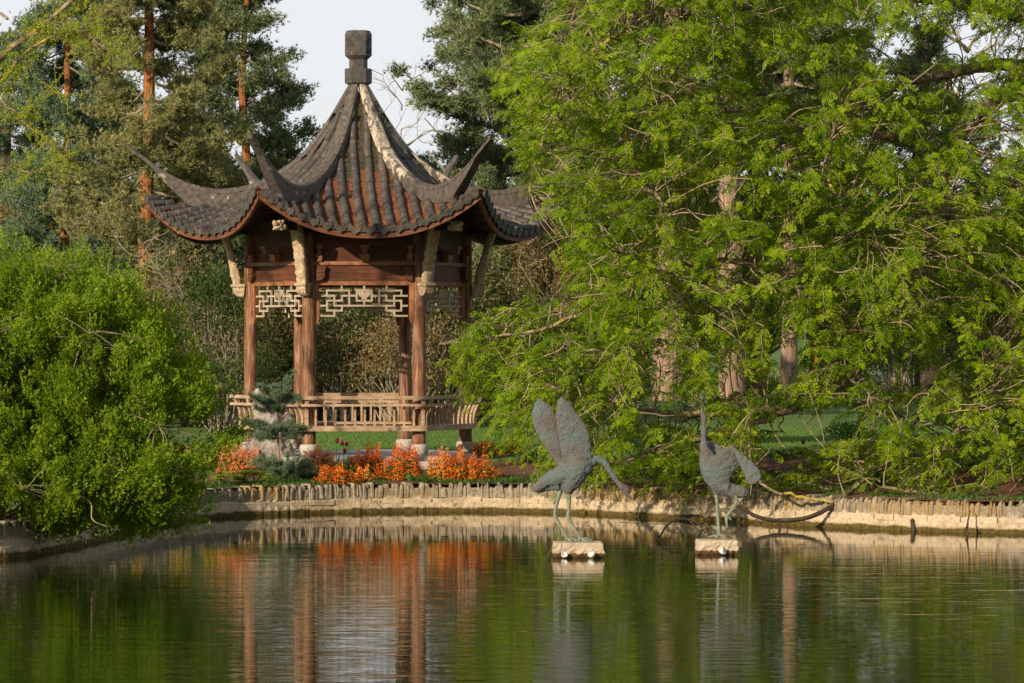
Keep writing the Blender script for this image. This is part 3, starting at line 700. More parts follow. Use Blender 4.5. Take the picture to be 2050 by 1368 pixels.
#@@NEXT
# ============================================================ vegetation tools
def unit(a): return a/(np.linalg.norm(a, axis=-1, keepdims=True)+1e-9)
def rdir(n): return unit(rng.normal(size=(n, 3)))
def leafquads(P, D, Nn, L, W, fold=.18):
    D = unit(D); S = unit(np.cross(D, Nn)); Nn = np.cross(S, D); L = np.asarray(L)[..., None]; W = np.asarray(W)[..., None]
    V = np.stack([P, P+D*L*.45+S*W*.5+Nn*W*fold, P+D*L, P+D*L*.45-S*W*.5+Nn*W*fold], 1)
    return V
class Leaves:
    def __init__(s): s.V = []; s.r = []
    def add(s, V, r=None):
        V = np.asarray(V); s.V.append(V.reshape(len(V), 4, 3)); s.r.append(rng.random(len(V)) if r is None else r); return s
    def build(s, name, mat, parent=None, base=None):
        V = np.concatenate(s.V); r = np.concatenate(s.r); n = len(V)
        return mesh(name, V.reshape(-1, 3), np.arange(n*4).reshape(n, 4), mat, parent, rnd=np.repeat(np.clip(r, 0, 1), 4), base=base)
class Tris(Leaves):
    def add(s, V, r): s.V.append(V); s.r.append(r); return s
    def build(s, name, mat, parent=None, base=None):
        V = np.concatenate(s.V); r = np.concatenate(s.r); n = len(V)
        return mesh(name, V.reshape(-1, 3), np.arange(n*3).reshape(n, 3), mat, parent, rnd=np.repeat(np.clip(r, 0, 1), 3), base=base)
def tubes(Ps, r0, r1, n=4):
    """many polylines (m,k,3) -> V,F"""
    Ps = np.asarray(Ps, float); m, k = Ps.shape[:2]
    T = unit(np.gradient(Ps, axis=1)); ref = np.array([.31, .22, .92]); A_ = unit(np.cross(T, ref)); B_ = np.cross(A_, T)
    an = np.arange(n)*2*PI/n; t_ = np.linspace(0, 1, k)[None, :, None, None]
    r = np.asarray(r0, float).reshape(-1, 1, 1, 1)*(1-t_)+np.asarray(r1, float).reshape(-1, 1, 1, 1)*t_
    V = Ps[:, :, None]+r*(np.cos(an)[None, None, :, None]*A_[:, :, None]+np.sin(an)[None, None, :, None]*B_[:, :, None])
    idx = np.arange(m*k*n).reshape(m, k, n); a_ = idx[:, :-1]; b_ = idx[:, 1:]
    Fq = np.stack([a_, np.roll(a_, -1, 2), np.roll(b_, -1, 2), b_], -1).reshape(-1, 4)
    return V.reshape(-1, 3), Fq
class Wood:
    def __init__(s): s.V = []; s.F = []; s.n = 0
    def add(s, Ps, r0, r1, n=4):
        V, Fq = tubes(Ps, r0, r1, n); s.V.append(V); s.F.append(Fq+s.n); s.n += len(V); return s
    def limb(s, P, r0, r1, n=7, wob=.0):
        P = spline(P, 6)
        if wob: P = P+rng.normal(0, wob, P.shape)*np.linspace(0, 1, len(P))[:, None]
        return s.add(P[None], r0, r1, n)
    def trunk(s, P, rs, n=12, flare=0):
        P = spline(P, 6); k = len(P); V, Fc = tube(P, np.interp(np.linspace(0, 1, k), np.linspace(0, 1, len(rs)), rs)*(1+rng.normal(0, .03, k)), n)
        s.V.append(V); s.F.append(np.array(Fc)+s.n); s.n += len(V); return s
    def build(s, name, mat, parent, base=None, smooth=True):
        return mesh(name, np.concatenate(s.V), np.concatenate(s.F), mat, parent, smooth, base=base)
def curves(A_, B_, k=6, sag=.1, wob=.05, bow=None):
    """random curved connections A->B (m,3)"""
    m = len(A_); t_ = np.linspace(0, 1, k)[None, :, None]; Ln = np.linalg.norm(B_-A_, axis=1)[:, None, None]
    off = unit(rng.normal(size=(m, 1, 3)))*Ln*wob*np.sin(t_*PI)+unit(rng.normal(size=(m, 1, 3)))*Ln*wob*.6*np.sin(2*t_*PI)
    off[..., 2] += (Ln*sag*np.sin(t_*PI))[..., 0]
    return A_[:, None]*(1-t_)+B_[:, None]*t_+off
def ground_z(x, y): return float(gz(np.array([x]), np.array([y]))[0])

# generic leafy bush or broadleaf tree in local coordinates
def leafy(name, label, cat, loc, wid, hgt, leaf, nclump, nleaf, lsize, wood_, ntwig, depth=None, clear=.0, trunk_r=.05, group=None,
          parts=('stems', 'foliage'), clump_r=.28, hang=0., shape=1.0, lean=0, cw=.42, twr=.011, extra=None):
    dep = depth or wid*.8; root = thing(name, label, cat, loc, group)
    u = rdir(nclump*3); u = u[u[:, 2] > -.55][:nclump]; rr = rng.uniform(.45, 1, len(u))**.55
    c = u*rr[:, None]*np.array([wid/2, dep/2, (hgt-clear)/2])+np.array([lean, 0, clear+(hgt-clear)/2])
    c[:, :2] *= (1-.45*np.clip((c[:, 2:3]-hgt*.5)/(hgt*.5), 0, 1)*shape)
    c[:, 2] = np.maximum(c[:, 2], .15); nc = len(c)
    sz = rng.uniform(.6, 1.35, nc)
    ci = rng.integers(0, nc, nleaf); o_ = rng.normal(size=(nleaf, 3))*np.array([clump_r, clump_r, clump_r*.62])*sz[ci][:, None]
    P = c[ci]+o_; P[:, 2] = np.maximum(P[:, 2], .03)
    D = unit(rdir(nleaf)*.8+unit(o_)*.6+np.array([0, 0, -hang])); Nn = unit(rdir(nleaf)*.7+np.array([0, -.15, .8]))
    ls = lsize*rng.uniform(.6, 1.3, nleaf)
    r = np.clip(rng.normal(.5, .2, nleaf)+rng.normal(0, .16, nc)[ci], 0, 1)
    lv = Leaves(); lv.add(leafquads(P, D, Nn, ls, ls*cw), r); lv.build(parts[1], leaf, root)
    wd = Wood(); ns = max(3, min(9, ntwig//8)) if clear < .6 else 1
    if clear >= .6:
        wd.trunk([(0, 0, -.1), (lean*.2+rng.normal(0, .05), 0, clear*.6), (lean*.5, 0, hgt*.55), (lean, 0, hgt*.9)], [trunk_r*1.3, trunk_r, trunk_r*.7, trunk_r*.2], 8)
        st_ = np.stack([np.full(ntwig, lean*.4), np.zeros(ntwig), rng.uniform(clear*.7, hgt*.75, ntwig)], 1)
    else:
        st_ = np.stack([rng.normal(0, wid*.06, ntwig), rng.normal(0, wid*.06, ntwig), np.zeros(ntwig)], 1)
    tg = c[rng.integers(0, nc, ntwig)]*rng.uniform(.9, 1.12, (ntwig, 1))
    wd.add(curves(st_, tg, 8, .06, .12), trunk_r*.45 if clear < .6 else trunk_r*.35, twr*.35)
    m2 = ntwig*2; a2_ = c[rng.integers(0, nc, m2)]; wd.add(curves(a2_, a2_+rdir(m2)*rng.uniform(.3, .8, (m2, 1))*clump_r*2.6, 5, .05, .15), twr*.7, twr*.25, 3)
    wd.build(parts[0], wood_, root)
    return root

# Scots pine in local coordinates
def pine(name, label, loc, H, zlow, spread, trunk_r, ntuft, mat, bark_, lean=(0, 0), group=None, needle=.13, cones=0, seed=1, one_side=None, top=1.0, nb_=7, cat='pine tree', pw=.024, bmat=None):
    global rng; keep = rng; rng = np.random.default_rng(seed)
    root = thing(name, label, cat, loc, group)
    wd = Wood(); tp = np.array([lean[0], lean[1], H]); P = [np.array([0, 0, -.2]), tp*.33+[rng.normal(0, .06), 0, 0], tp*.66+[rng.normal(0, .08), 0, 0], tp]
    tk = spline(P, 8); wd.trunk(P, [trunk_r*1.25, trunk_r, trunk_r*.72, trunk_r*.25], 12); wd.build('trunk', bark_, root)
    zs = np.arange(zlow, H, rng.uniform(.42, .5)); bs = []; tips = []
    for z in zs:
        q = (z-zlow)/(H-zlow); Lb = spread*(np.sin(PI*min(1, (q*.85+.22)))**.7)*top
        for _ in range(rng.integers(3, 6)):
            az = rng.uniform(0, 2*PI); l = Lb*rng.uniform(.55, 1.12)
            if one_side is not None and math.cos(az-one_side) < -.2: l *= .45
            x0 = np.array([np.interp(z, tk[:, 2], tk[:, 0]), np.interp(z, tk[:, 2], tk[:, 1]), z])
            d = np.array([math.cos(az), math.sin(az), 0]); t_ = np.linspace(0, 1, 8)[:, None]
            rise = rng.uniform(-.28, .30)
            B = x0+d*l*t_+np.array([0, 0, 1])*(l*(rise*t_-.18*np.sin(t_*PI)+.10*t_**3))+rng.normal(0, .05, (8, 3))*t_
            bs.append(B)
    bs = np.array(bs); bw = Wood(); bw.add(bs, trunk_r*.26, trunk_r*.06, 5)
    # pads: sub-branchlets on the outer part of each branch
    nb2 = len(bs)*13; bi = rng.integers(0, len(bs), nb2); tt = rng.uniform(.22, 1.0, nb2)*7; i0 = np.minimum(tt.astype(int), 6); f = (tt-i0)[:, None]
    S0 = bs[bi, i0]*(1-f)+bs[bi, i0+1]*f; out_ = unit((bs[bi, 7]-bs[bi, 0])*np.array([1, 1, 0])); sd = np.stack([-out_[:, 1], out_[:, 0], np.zeros(nb2)], 1)
    ln = rng.uniform(.25, .85, (nb2, 1))*(1.15-.5*(tt/7)[:, None])*min(1, spread/2.2)
    E = S0+(out_*rng.uniform(.1, .9, (nb2, 1))+sd*rng.choice([-1, 1], (nb2, 1))*rng.uniform(.3, 1, (nb2, 1))+np.array([0, 0, 1])*rng.uniform(-.45, .5, (nb2, 1)))*ln
    cv_ = curves(S0, E, 5, .03, .08); bw.add(cv_, trunk_r*.07, trunk_r*.03, 3); bw.build('branches', bmat or M['twig_grey'], root)
    ti = rng.integers(0, nb2, ntuft); q = rng.uniform(.25, 1.05, ntuft)[:, None]; Pt = S0[ti]*(1-q)+E[ti]*q+rng.normal(0, .10, (ntuft, 3))*np.array([1.1, 1.1, 1.0])+np.array([0, 0, .03])
    ax = unit(unit(E[ti]-S0[ti])*.7+np.array([0, 0, .75])+rng.normal(0, .25, (ntuft, 3)))
    tone = np.clip(rng.normal(.45, .18, ntuft)+rng.normal(0, .14, nb2)[ti], 0, 1)
    D = unit(ax[:, None]*.75+rdir(ntuft*nb_).reshape(ntuft, nb_, 3)); Ln = needle*rng.uniform(.7, 1.25, (ntuft, nb_, 1))
    sd2 = unit(np.cross(D, rdir(ntuft*nb_).reshape(ntuft, nb_, 3))); wdt = pw*rng.uniform(.7, 1.3, (ntuft, nb_, 1))
    b0 = np.repeat(Pt[:, None], nb_, 1)-D*Ln*.15
    V = np.stack([b0-sd2*wdt*.5, b0+sd2*wdt*.5, b0+D*Ln], 2).reshape(-1, 3, 3)
    tr = Tris(); tr.add(V, np.repeat(tone, nb_)+rng.normal(0, .08, ntuft*nb_)); tr.build('needles', mat, root)
    if cones:
        ci = rng.integers(0, ntuft, cones); Pc = Pt[ci]+ax[ci]*needle*.6; l = Leaves()
        l.add(leafquads(Pc, ax[ci]+rdir(cones)*.3, rdir(cones), np.full(cones, .06), np.full(cones, .035))); l.build('pollen_cones', M['cone'], root)
    rng = keep; return root

def bare_tree(name, label, loc, H, spread, r, mat, seed=1, levels=5, cat='bare tree'):
    g = np.random.default_rng(seed); root = thing(name, label, cat, loc); wd = Wood()
    P = [np.array([0, 0, -.1])]; cur = P[0]
    trunkp = spline([(0, 0, -.1), (g.normal(0, .1), 0, H*.3), (g.normal(0, .2), 0, H*.62), (g.normal(0, .3), 0, H)], 6); wd.trunk(trunkp[::4], [r, r*.75, r*.5, r*.2], 8)
    lev = []
    n0 = 22
    S_ = trunkp[g.integers(int(len(trunkp)*.35), len(trunkp), n0)]; a_ = g.uniform(0, 2*PI, n0)
    E_ = S_+np.stack([np.cos(a_), np.sin(a_), g.uniform(.25, 1.0, n0)], 1)*spread*g.uniform(.4, 1, (n0, 1))
    rad_ = r*.26
    for L_ in range(levels):
        cvv = curves(S_, E_, 6, .05, .12); wd.add(cvv, rad_, rad_*.45, 4 if L_ < 2 else 3); rad_ *= .5
        m = len(cvv); nx_ = 3; S_ = cvv[:, [2, 4, 5]].reshape(-1, 3); d = np.repeat(E_-cvv[:, 0], 3, 0); ln = np.linalg.norm(d, axis=1, keepdims=True)
        E_ = S_+unit(unit(d)+g.normal(0, .55, d.shape)+[0, 0, .12])*ln*g.uniform(.4, .7, (len(S_), 1))
        if len(S_) > 1500: break
    wd.build('trunk', mat, root); return root

# ============================================================ big weeping tree on the right
tree = thing('weeping_tree', 'huge spreading tree with drooping fresh green leaves filling the right side', 'tree', (11.8, 60.5, .9))
TB = (11.8, 60.5, .9)
lw = Wood()
lw.trunk([(11.8, 60.5, .6), (11.6, 60.3, 2.6), (11.9, 60.0, 5.0), (12.3, 59.6, 9.5)], [.55, .42, .38, .22], 16)
tk_px = [
 ([(2480, 520, 60.2), (2250, 560, 59.5), (2050, 575, 58.6), (1930, 590, 58), (1847, 629, 57.6), (1792, 677, 57.4), (1716, 739, 57), (1668, 779, 56.8), (1591, 816, 56.6), (1500, 852, 56.3), (1430, 885, 56)], .17, .035),
 ([(2480, 560, 60.2), (2200, 590, 60.2), (2050, 622, 60), (2012, 648, 60), (1931, 706, 60.5), (1880, 760, 61), (1840, 810, 61.5)], .15, .05),
 ([(2480, 250, 60), (2250, 90, 59), (2050, 35, 58), (1960, 15, 57.6), (1860, 0, 57.4), (1700, -15, 57), (1500, 10, 56.6), (1380, 40, 56.3), (1250, 60, 56)], .13, .02),
 ([(2480, 330, 60), (2250, 160, 59.5), (2050, 132, 59), (1960, 135, 58.8), (1880, 150, 58.6), (1800, 170, 58.4), (1740, 200, 58.2), (1600, 218, 58), (1420, 222, 57.8), (1280, 235, 57.6), (1180, 260, 57.4)], .13, .02),
 ([(2400, 400, 59.5), (2250, 385, 59), (2050, 372, 58), (1960, 352, 57.6), (1880, 300, 57.2), (1760, 270, 57), (1666, 246, 56.8), (1553, 292, 56.6), (1461, 338, 56.4), (1379, 379, 56.2)], .11, .022),
 ([(2300, 250, 59), (2050, 195, 57.5), (1950, 250, 57), (1905, 300, 56.8), (1840, 370, 56.4), (1790, 440, 56)], .07, .02),
 ([(1600, 218, 58), (1480, 180, 57), (1350, 190, 56.2), (1256, 241, 55.8), (1266, 307, 55.5), (1287, 359, 55.3), (1323, 405, 55.2), (1318, 446, 55.1), (1287, 481, 55), (1251, 507, 54.9)], .06, .018),
 ([(1740, 200, 58.2), (1671, 261, 56), (1658, 307, 55.8), (1661, 369, 55.6), (1700, 420, 55.4), (1730, 470, 55.2)], .045, .014),
 ([(1591, 816, 56.6), (1400, 830, 56.4), (1250, 820, 56.2), (1161, 805, 56), (1112, 777, 56), (1075, 760, 56), (1030, 731, 56.2), (960, 700, 56.8)], .055, .02),
 ([(1500, 852, 56.3), (1380, 880, 56), (1268, 918, 55.6), (1230, 935, 55.4), (1184, 947, 55.2)], .045, .016),
 ([(2300, 800, 58), (2150, 900, 56.5), (2050, 985, 55), (1990, 1010, 54.6), (1870, 990, 54.4), (1770, 978, 54.3)], .06, .025),
 ([(1840, 810, 61.5), (1800, 900, 57), (1690, 994, 54.6), (1640, 1000, 54.4), (1560, 985, 54.4), (1500, 950, 54.5)], .04, .016),
 ([(1716, 739, 57), (1660, 640, 56), (1560, 560, 55.6), (1430, 520, 55.3), (1300, 560, 55), (1180, 620, 55.2), (1080, 660, 55.8), (960, 680, 56.6), (880, 690, 57.2)], .06, .012),
 ([(1880, 300, 57.2), (1800, 480, 56), (1740, 600, 55.6), (1690, 690, 55.3), (1690, 740, 55.2), (1740, 790, 55)], .035, .014),
 ([(1250, 60, 56), (1180, 110, 56), (1120, 200, 56.2), (1080, 300, 56.5), (1060, 380, 56.8)], .03, .01),
 ([(2050, 575, 58.6), (1980, 700, 56.5), (1950, 800, 55.6), (1900, 880, 55.2), (1860, 930, 55)], .05, .015),
 ([(1430, 520, 55.3), (1330, 640, 55), (1240, 720, 55), (1150, 760, 55.2)], .025, .01),
]
nodes = []
for pts, r0, r1 in tk_px:
    P = np.array([at(*p) for p in pts]); Pn = spline(P, 7); Pn[1:] += rng.normal(0, .012, Pn[1:].shape)
    lw.add(Pn[None], r0, r1, 7); nodes.append(np.c_[Pn, np.linspace(r0, r1, len(Pn))])
nodes = np.vstack(nodes)
lw.build('trunk', M['bark_lichen'], tree, TB)
XL = [(-150, 1150), (0, 1120), (60, 1070), (130, 1010), (180, 1015), (250, 1015), (300, 1040), (325, 1060), (340, 1075), (380, 1105), (430, 1135), (470, 1130), (520, 1150), (560, 1130), (600, 1030), (630, 970), (660, 925), (700, 905), (750, 920), (800, 950), (830, 990), (880, 1000), (930, 1050), (980, 1120), (1010, 1290)]
YB = [(850, 740), (950, 800), (1000, 850), (1050, 900), (1100, 930), (1200, 935), (1300, 955), (1500, 975), (1600, 970), (1680, 965), (1800, 968), (2050, 980), (2400, 980)]
HOLES = [(1365, 815, 105, 36, 1), (1625, 840, 140, 50, 1), (1575, 910, 75, 36, .9), (1335, 720, 42, 70, .85), (1465, 735, 42, 65, .85), (1575, 700, 36, 90, .9), (1515, 720, 36, 70, .8), (1830, 830, 70, 40, .75), (1120, 870, 70, 40, .5), (930, 850, 60, 60, .6),
         (1800, 735, 120, 60, .95), (1455, 365, 50, 60, .7), (1900, 100, 150, 95, .86), (1990, 250, 80, 60, .8), (1080, 555, 110, 55, .6), (1700, 60, 60, 70, .6), (1920, 860, 30, 36, .9), (1950, 660, 90, 45, .6),
         (1430, 120, 70, 70, .5), (1640, 110, 50, 80, .6), (1330, 600, 60, 60, .3), (1200, 350, 60, 60, .25), (1560, 480, 70, 60, .3), (1770, 560, 60, 40, .35), (1560, 130, 50, 50, .5), (1480, 930, 60, 30, .35), (1840, 300, 60, 70, .5)]
def dens(px, py):
    d = ((px > np.interp(py, [a[0] for a in XL], [a[1] for a in XL])) & (py < np.interp(px, [a[0] for a in YB], [a[1] for a in YB]))).astype(float)
    d *= np.where(px < 1150, .8, 1.0)*np.where(py > 940, .8, 1)*np.where(px > 2100, .55, 1)
    for cx_, cy_, rx, ry, st_ in HOLES: d *= 1-st_*np.clip(1.35-((px-cx_)/rx)**2-((py-cy_)/ry)**2, 0, 1)
    return d
NT = 5000
px = rng.uniform(840, 2420, 60000); py = rng.uniform(-150, 1010, 60000); Yy = rng.uniform(53.4, 60.2, 60000)
Yy = np.where(px < 1000, rng.uniform(56, 59.5, 60000), Yy)
# clumpiness: layered sprays
ph_ = np.sin(px/61+np.sin(py/83)*2+Yy*1.7)+np.sin(py/27+px/210+Yy*2.3)
kp = rng.random(60000) < dens(px, py)*np.clip(.52+.34*ph_, .06, 1)
px, py, Yy = px[kp][:NT], py[kp][:NT], Yy[kp][:NT]
T_ = np.stack([(px-1025)*Yy/F, Yy, CH-(py-680)*Yy/F], 1)
gzv = gz(T_[:, 0], T_[:, 1]); T_[:, 2] = np.maximum(T_[:, 2], np.maximum(gzv, .05)+.12)
ok = T_[:, 2] > .15; T_ = T_[ok]; m = len(T_)
nidx = np.array([np.argmin(((nodes[:, :3]-p)**2*np.array([1, .5, 1.3])).sum(1)+rng.uniform(0, .2)) for p in T_]); NP_ = nodes[nidx, :3]
away = unit((T_-NP_)*np.array([1, 1, .4])+rng.normal(0, .5, (m, 3))+np.array([-.45, -.2, .1]))
tl = rng.uniform(.38, .85, m)
k = 9; tt = np.linspace(0, 1, k)[None, :, None]; droop = rng.uniform(.0, .6, (m, 1, 1))
TWG = T_[:, None]+away[:, None]*tl[:, None, None]*(tt-.4)+np.array([0, 0, -1])*droop*tl[:, None, None]*(np.maximum(tt, 0)**2)
TWG += np.cumsum(rng.normal(0, .012, TWG.shape), 1)
tw = Wood(); tw.add(TWG, .010, .003, 3)
cs = rng.random(m) < .42; tw.add(curves(NP_[cs], TWG[cs, 0], 8, .06, .10), .014, .008, 4)
sp_ = rng.random(m) < .12; st0 = TWG[sp_, 3]; tw.add(curves(st0, st0+unit(rng.normal(size=(sp_.sum(), 3))*[1, .6, .8])*rng.uniform(.4, .9, (sp_.sum(), 1)), 7, .0, .14), .012, .005, 4)
tw.build('twigs', M['twig'], tree, TB)
# fronds: alternate along the twigs
FPT = 15
ti = np.repeat(np.arange(m), FPT); fi = np.tile(np.arange(FPT), m); nf = len(ti)
q = (fi+.5+rng.uniform(-.4, .4, nf))/FPT*(k-1); i0 = np.clip(q.astype(int), 0, k-2); f = (q-i0)[:, None]
FP = TWG[ti, i0]*(1-f)+TWG[ti, i0+1]*f; FT = unit(TWG[ti, i0+1]-TWG[ti, i0])
sd = unit(np.cross(FT, [0, 0, 1.0]))*np.where(fi % 2 == 0, 1, -1)[:, None]
FD = unit(FT*.55+sd*.8+np.array([0, 0, -1])*rng.uniform(-.2, .6, (nf, 1))+rng.normal(0, .22, (nf, 3)))
FN = unit(np.array([-.25, -.5, .75])+rng.normal(0, .42, (nf, 3))); FL = rng.uniform(.09, .165, nf)*np.where(fi > FPT*.8, .8, 1)
tone = np.clip(rng.normal(.5, .2, nf)+rng.normal(0, .2, m)[ti], 0, 1)
K = 6; lv = Leaves(); FS = unit(np.cross(FD, FN)); FN = np.cross(FS, FD)
for kk in range(K):
    u_ = (kk+1)/K; base_ = FP+FD*(FL*u_)[:, None]+np.array([0, 0, -1])*(FL*.35*u_*u_)[:, None]
    for s_ in ((-1, 1) if kk < K-1 else (-1, 0, 1)):
        if s_ == 0: dd = FD
        else: dd = unit(FD*.5+FS*s_*.85+rng.normal(0, .12, (nf, 3)))
        ls = .037*(.75+.5*math.sin(PI*u_*.85))*rng.uniform(.8, 1.2, nf)
        keep = rng.random(nf) < .94
        V = leafquads(base_, dd, FN+rng.normal(0, .25, (nf, 3)), ls, ls*.5)
        lv.add(V[keep], (tone+rng.normal(0, .07, nf))[keep])
lv.build('foliage', M['lf_big'], tree, TB)
print('big tree', nf)

# ============================================================ left shrub
SY = 47.2
SB = np.array([-7.0, 48.2, .4])
shr = thing('waterside_shrub', 'big rounded shrub with glossy spring-green leaf tufts overhanging the left bank', 'shrub', SB)
LT = [(-200, 500), (-60, 480), (30, 478), (110, 492), (190, 505), (250, 560), (320, 610), (370, 690), (420, 740), (455, 800), (465, 860)]
def s_top(px): return np.interp(px, [a[0] for a in LT], [a[1] for a in LT])
def s_bot(px): return np.interp(px, [-200, 0, 60, 120, 250, 330, 400, 430, 462], [1040, 1045, 1055, 1075, 1070, 1060, 1030, 970, 880])
n0 = 9000; px = rng.uniform(-330, 480, n0); py = rng.uniform(480, 1080, n0); tp_, bt_ = s_top(px)+46, s_bot(px)-14
e = np.minimum(np.minimum((py-tp_)/150, (bt_-py)/90), (484-px+(py-900)**2*-.0006)/120); e = np.where((px > 300) & (px > 468-np.clip((py-850)/170, 0, 1)*70), -1, e); ok = e > 0
px, py, e = px[ok], py[ok], np.clip(e[ok], 0, 1)
thick = np.sqrt(1-(1-e)**2); back = rng.random(len(px))**1.5
Yy = SY+1.2-2.3*thick*(1-back*.8)+rng.normal(0, .15, len(px))-np.clip((py-900)/180, 0, 1)*.4
cavity = 1-.95*np.clip(1.35-((px-375)/75)**2-((py-865)/52)**2, 0, 1)-.25*np.clip(1.2-((px-60)/80)**2-((py-930)/36)**2, 0, 1)-.5*np.clip(1.2-((px-210)/40)**2-((py-760)/60)**2, 0, 1)
kp = rng.random(len(px)) < cavity; px, py, Yy, e = px[kp][:960], py[kp][:960], Yy[kp][:960], e[kp][:960]
CC = np.stack([(px-1025)*Yy/F, Yy, CH-(py-680)*Yy/F], 1); nC = len(CC); ctr_ = np.array([-6.2, SY+1.6, .9])
cd = unit(unit(CC-ctr_)*[1.1, .9, .5]+[0, 0, .42]+rng.normal(0, .35, (nC, 3))); cl = rng.uniform(.14, .36, nC)*np.where(e < .15, 1.15, 1); ctone = rng.normal(0, .12, nC)
nR = 84000; ci = rng.integers(0, nC, nR); q = rng.uniform(-.9, 1.15, nR)[:, None]
RP = CC[ci]+cd[ci]*cl[ci][:, None]*q+rng.normal(0, 1, (nR, 3))*(cl[ci]*.34)[:, None]*(1.15-.55*np.abs(q))
g_ = gz(RP[:, 0], RP[:, 1]); ok = RP[:, 2] > np.maximum(g_, 0)+.04; RP, ci, q = RP[ok], ci[ok], q[ok]; m = len(RP)
ax = unit(cd[ci]*.8+np.array([-.10, -.2, .55])+rng.normal(0, .34, (m, 3)))
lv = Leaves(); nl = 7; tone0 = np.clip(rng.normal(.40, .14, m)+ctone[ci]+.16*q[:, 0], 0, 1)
for j in range(nl):
    a_ = 2*PI*j/nl+rng.uniform(0, 1, m); A1 = unit(np.cross(ax, [.3, .1, .9])); A2 = np.cross(ax, A1)
    sp = rng.uniform(.3, 1.15, m)[:, None]; d = unit(ax+sp*(np.cos(a_)[:, None]*A1+np.sin(a_)[:, None]*A2)); off = ax*rng.uniform(-.07, .06, m)[:, None]
    ls = rng.uniform(.030, .056, m); lv.add(leafquads(RP+off, d, ax*.6+np.array([-.35, -.55, .15])+rng.normal(0, .35, (m, 3)), ls, ls*.34, .12), tone0+rng.normal(0, .12, m))
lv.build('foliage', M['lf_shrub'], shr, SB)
wd = Wood()
nm = 46; tg = RP[rng.integers(0, m, nm)]; st_ = SB+np.stack([rng.normal(0, .5, nm), rng.normal(.2, .3, nm), np.full(nm, -.1)], 1)
mc = curves(st_, tg, 10, .10, .09); wd.add(mc, .022, .005, 5)
mm = 1500; tg = RP[rng.integers(0, m, mm)]; nn = mc[:, 4:].reshape(-1, 3); ni = np.array([np.argmin(((nn-p)**2).sum(1)) for p in tg]); wd.add(curves(nn[ni], tg, 6, .04, .10), .008, .0025, 3)
0 and wd.limb([at(60, 960, 47.70), at(150, 930, 47.10), at(240, 880, 46.70), at(330, 800, 46.60)], .022, .006); wd.limb([at(60, 880, 47.10), at(120, 800, 46.80), at(200, 730, 46.70), at(330, 670, 46.80)], .018, .005)
wd.limb([at(40, 960, 47.30), at(135, 985, 46.40), at(180, 1005, 46.00), at(185, 1040, 45.80), at(215, 1055, 45.80)], .016, .004); wd.limb([at(150, 985, 46.30), at(220, 975, 46.10), at(270, 955, 46.00)], .010, .003)
for _ in range(0):
    x0, y0 = rng.uniform(60, 260), rng.uniform(1040, 1062); Y0 = rng.uniform(45.6, 46.8)
    wd.limb([at(x0, y0-30, Y0+.6), at(x0+rng.uniform(-20, 30), y0+5, Y0), at(x0+rng.uniform(20, 80), y0+rng.uniform(15, 40), Y0-.2)], .007, .0025, 4)
wd.build('stems', M['twig'], shr, SB)
print('shrub', m)

# ============================================================ background pines
def gl(px_, Y_): x = (px_-1025)*Y_/F; return (x, Y_, ground_z(x, Y_))
GP = 'Scots pines behind the pavilion'
pine('pine_tree', 'Scots pine with thin orange trunk, leftmost of the pines behind the shrub', gl(132, 92), 12.2, 1.6, 2.0, .115, 34000, M['lf_blue'], M['bark_orange'], lean=(-.1, 0), group=GP, seed=11)
pine('pine_tree', 'broad Scots pine with thick orange trunk and yellowish tips, left of the pavilion roof', gl(291, 88), 12.6, 2.0, 2.35, .17, 56000, M['lf_olive'], M['bark_orange'], lean=(0, .2), group=GP, cones=3500, seed=12)
pine('pine_tree', 'Scots pine with straight orange trunk directly behind the left roof corner', gl(497, 94), 12.4, 2.4, 2.0, .125, 36000, M['lf_pine'], M['bark_orange'], lean=(.15, 0), group=GP, seed=13)
pine('pine_tree', 'dark Scots pine behind the others at the left edge', gl(20, 104), 10.5, 1.2, 2.6, .16, 34000, M['lf_blue'], M['bark_orange'], group=GP, seed=14)
pine('pine_tree', 'low dense pine filling between the two left orange trunks', gl(215, 100), 9.0, .6, 2.3, .13, 30000, M['lf_pine'], M['bark_orange'], group=GP, seed=15)
pine('pine_tree', 'low bluish pine behind the left roof tip', gl(395, 100), 7.6, .5, 2.4, .13, 30000, M['lf_blue'], M['bark_orange'], group=GP, seed=16)
pine('pine_tree', 'tall pine with long drooping boughs reaching left over the sky beside the roof', gl(1120, 92), 13.5, 4.2, 5.5, .28, 70000, M['lf_pine'], M['bark_red'], lean=(.3, 0), group=GP, seed=17, one_side=PI, needle=.16)
pine('pine_tree', 'grey-green pine filling the sky gap just right of the roof finial', gl(1050, 98), 12.2, 4.0, 3.0, .2, 42000, M['lf_pine'], M['bark_red'], group=GP, seed=41, one_side=PI)
pine('pine_tree', 'dark pine standing behind the drooping boughs and big tree', gl(1105, 106), 8.6, .8, 2.5, .16, 30000, M['lf_olive'], M['bark_red'], group=GP, seed=18)
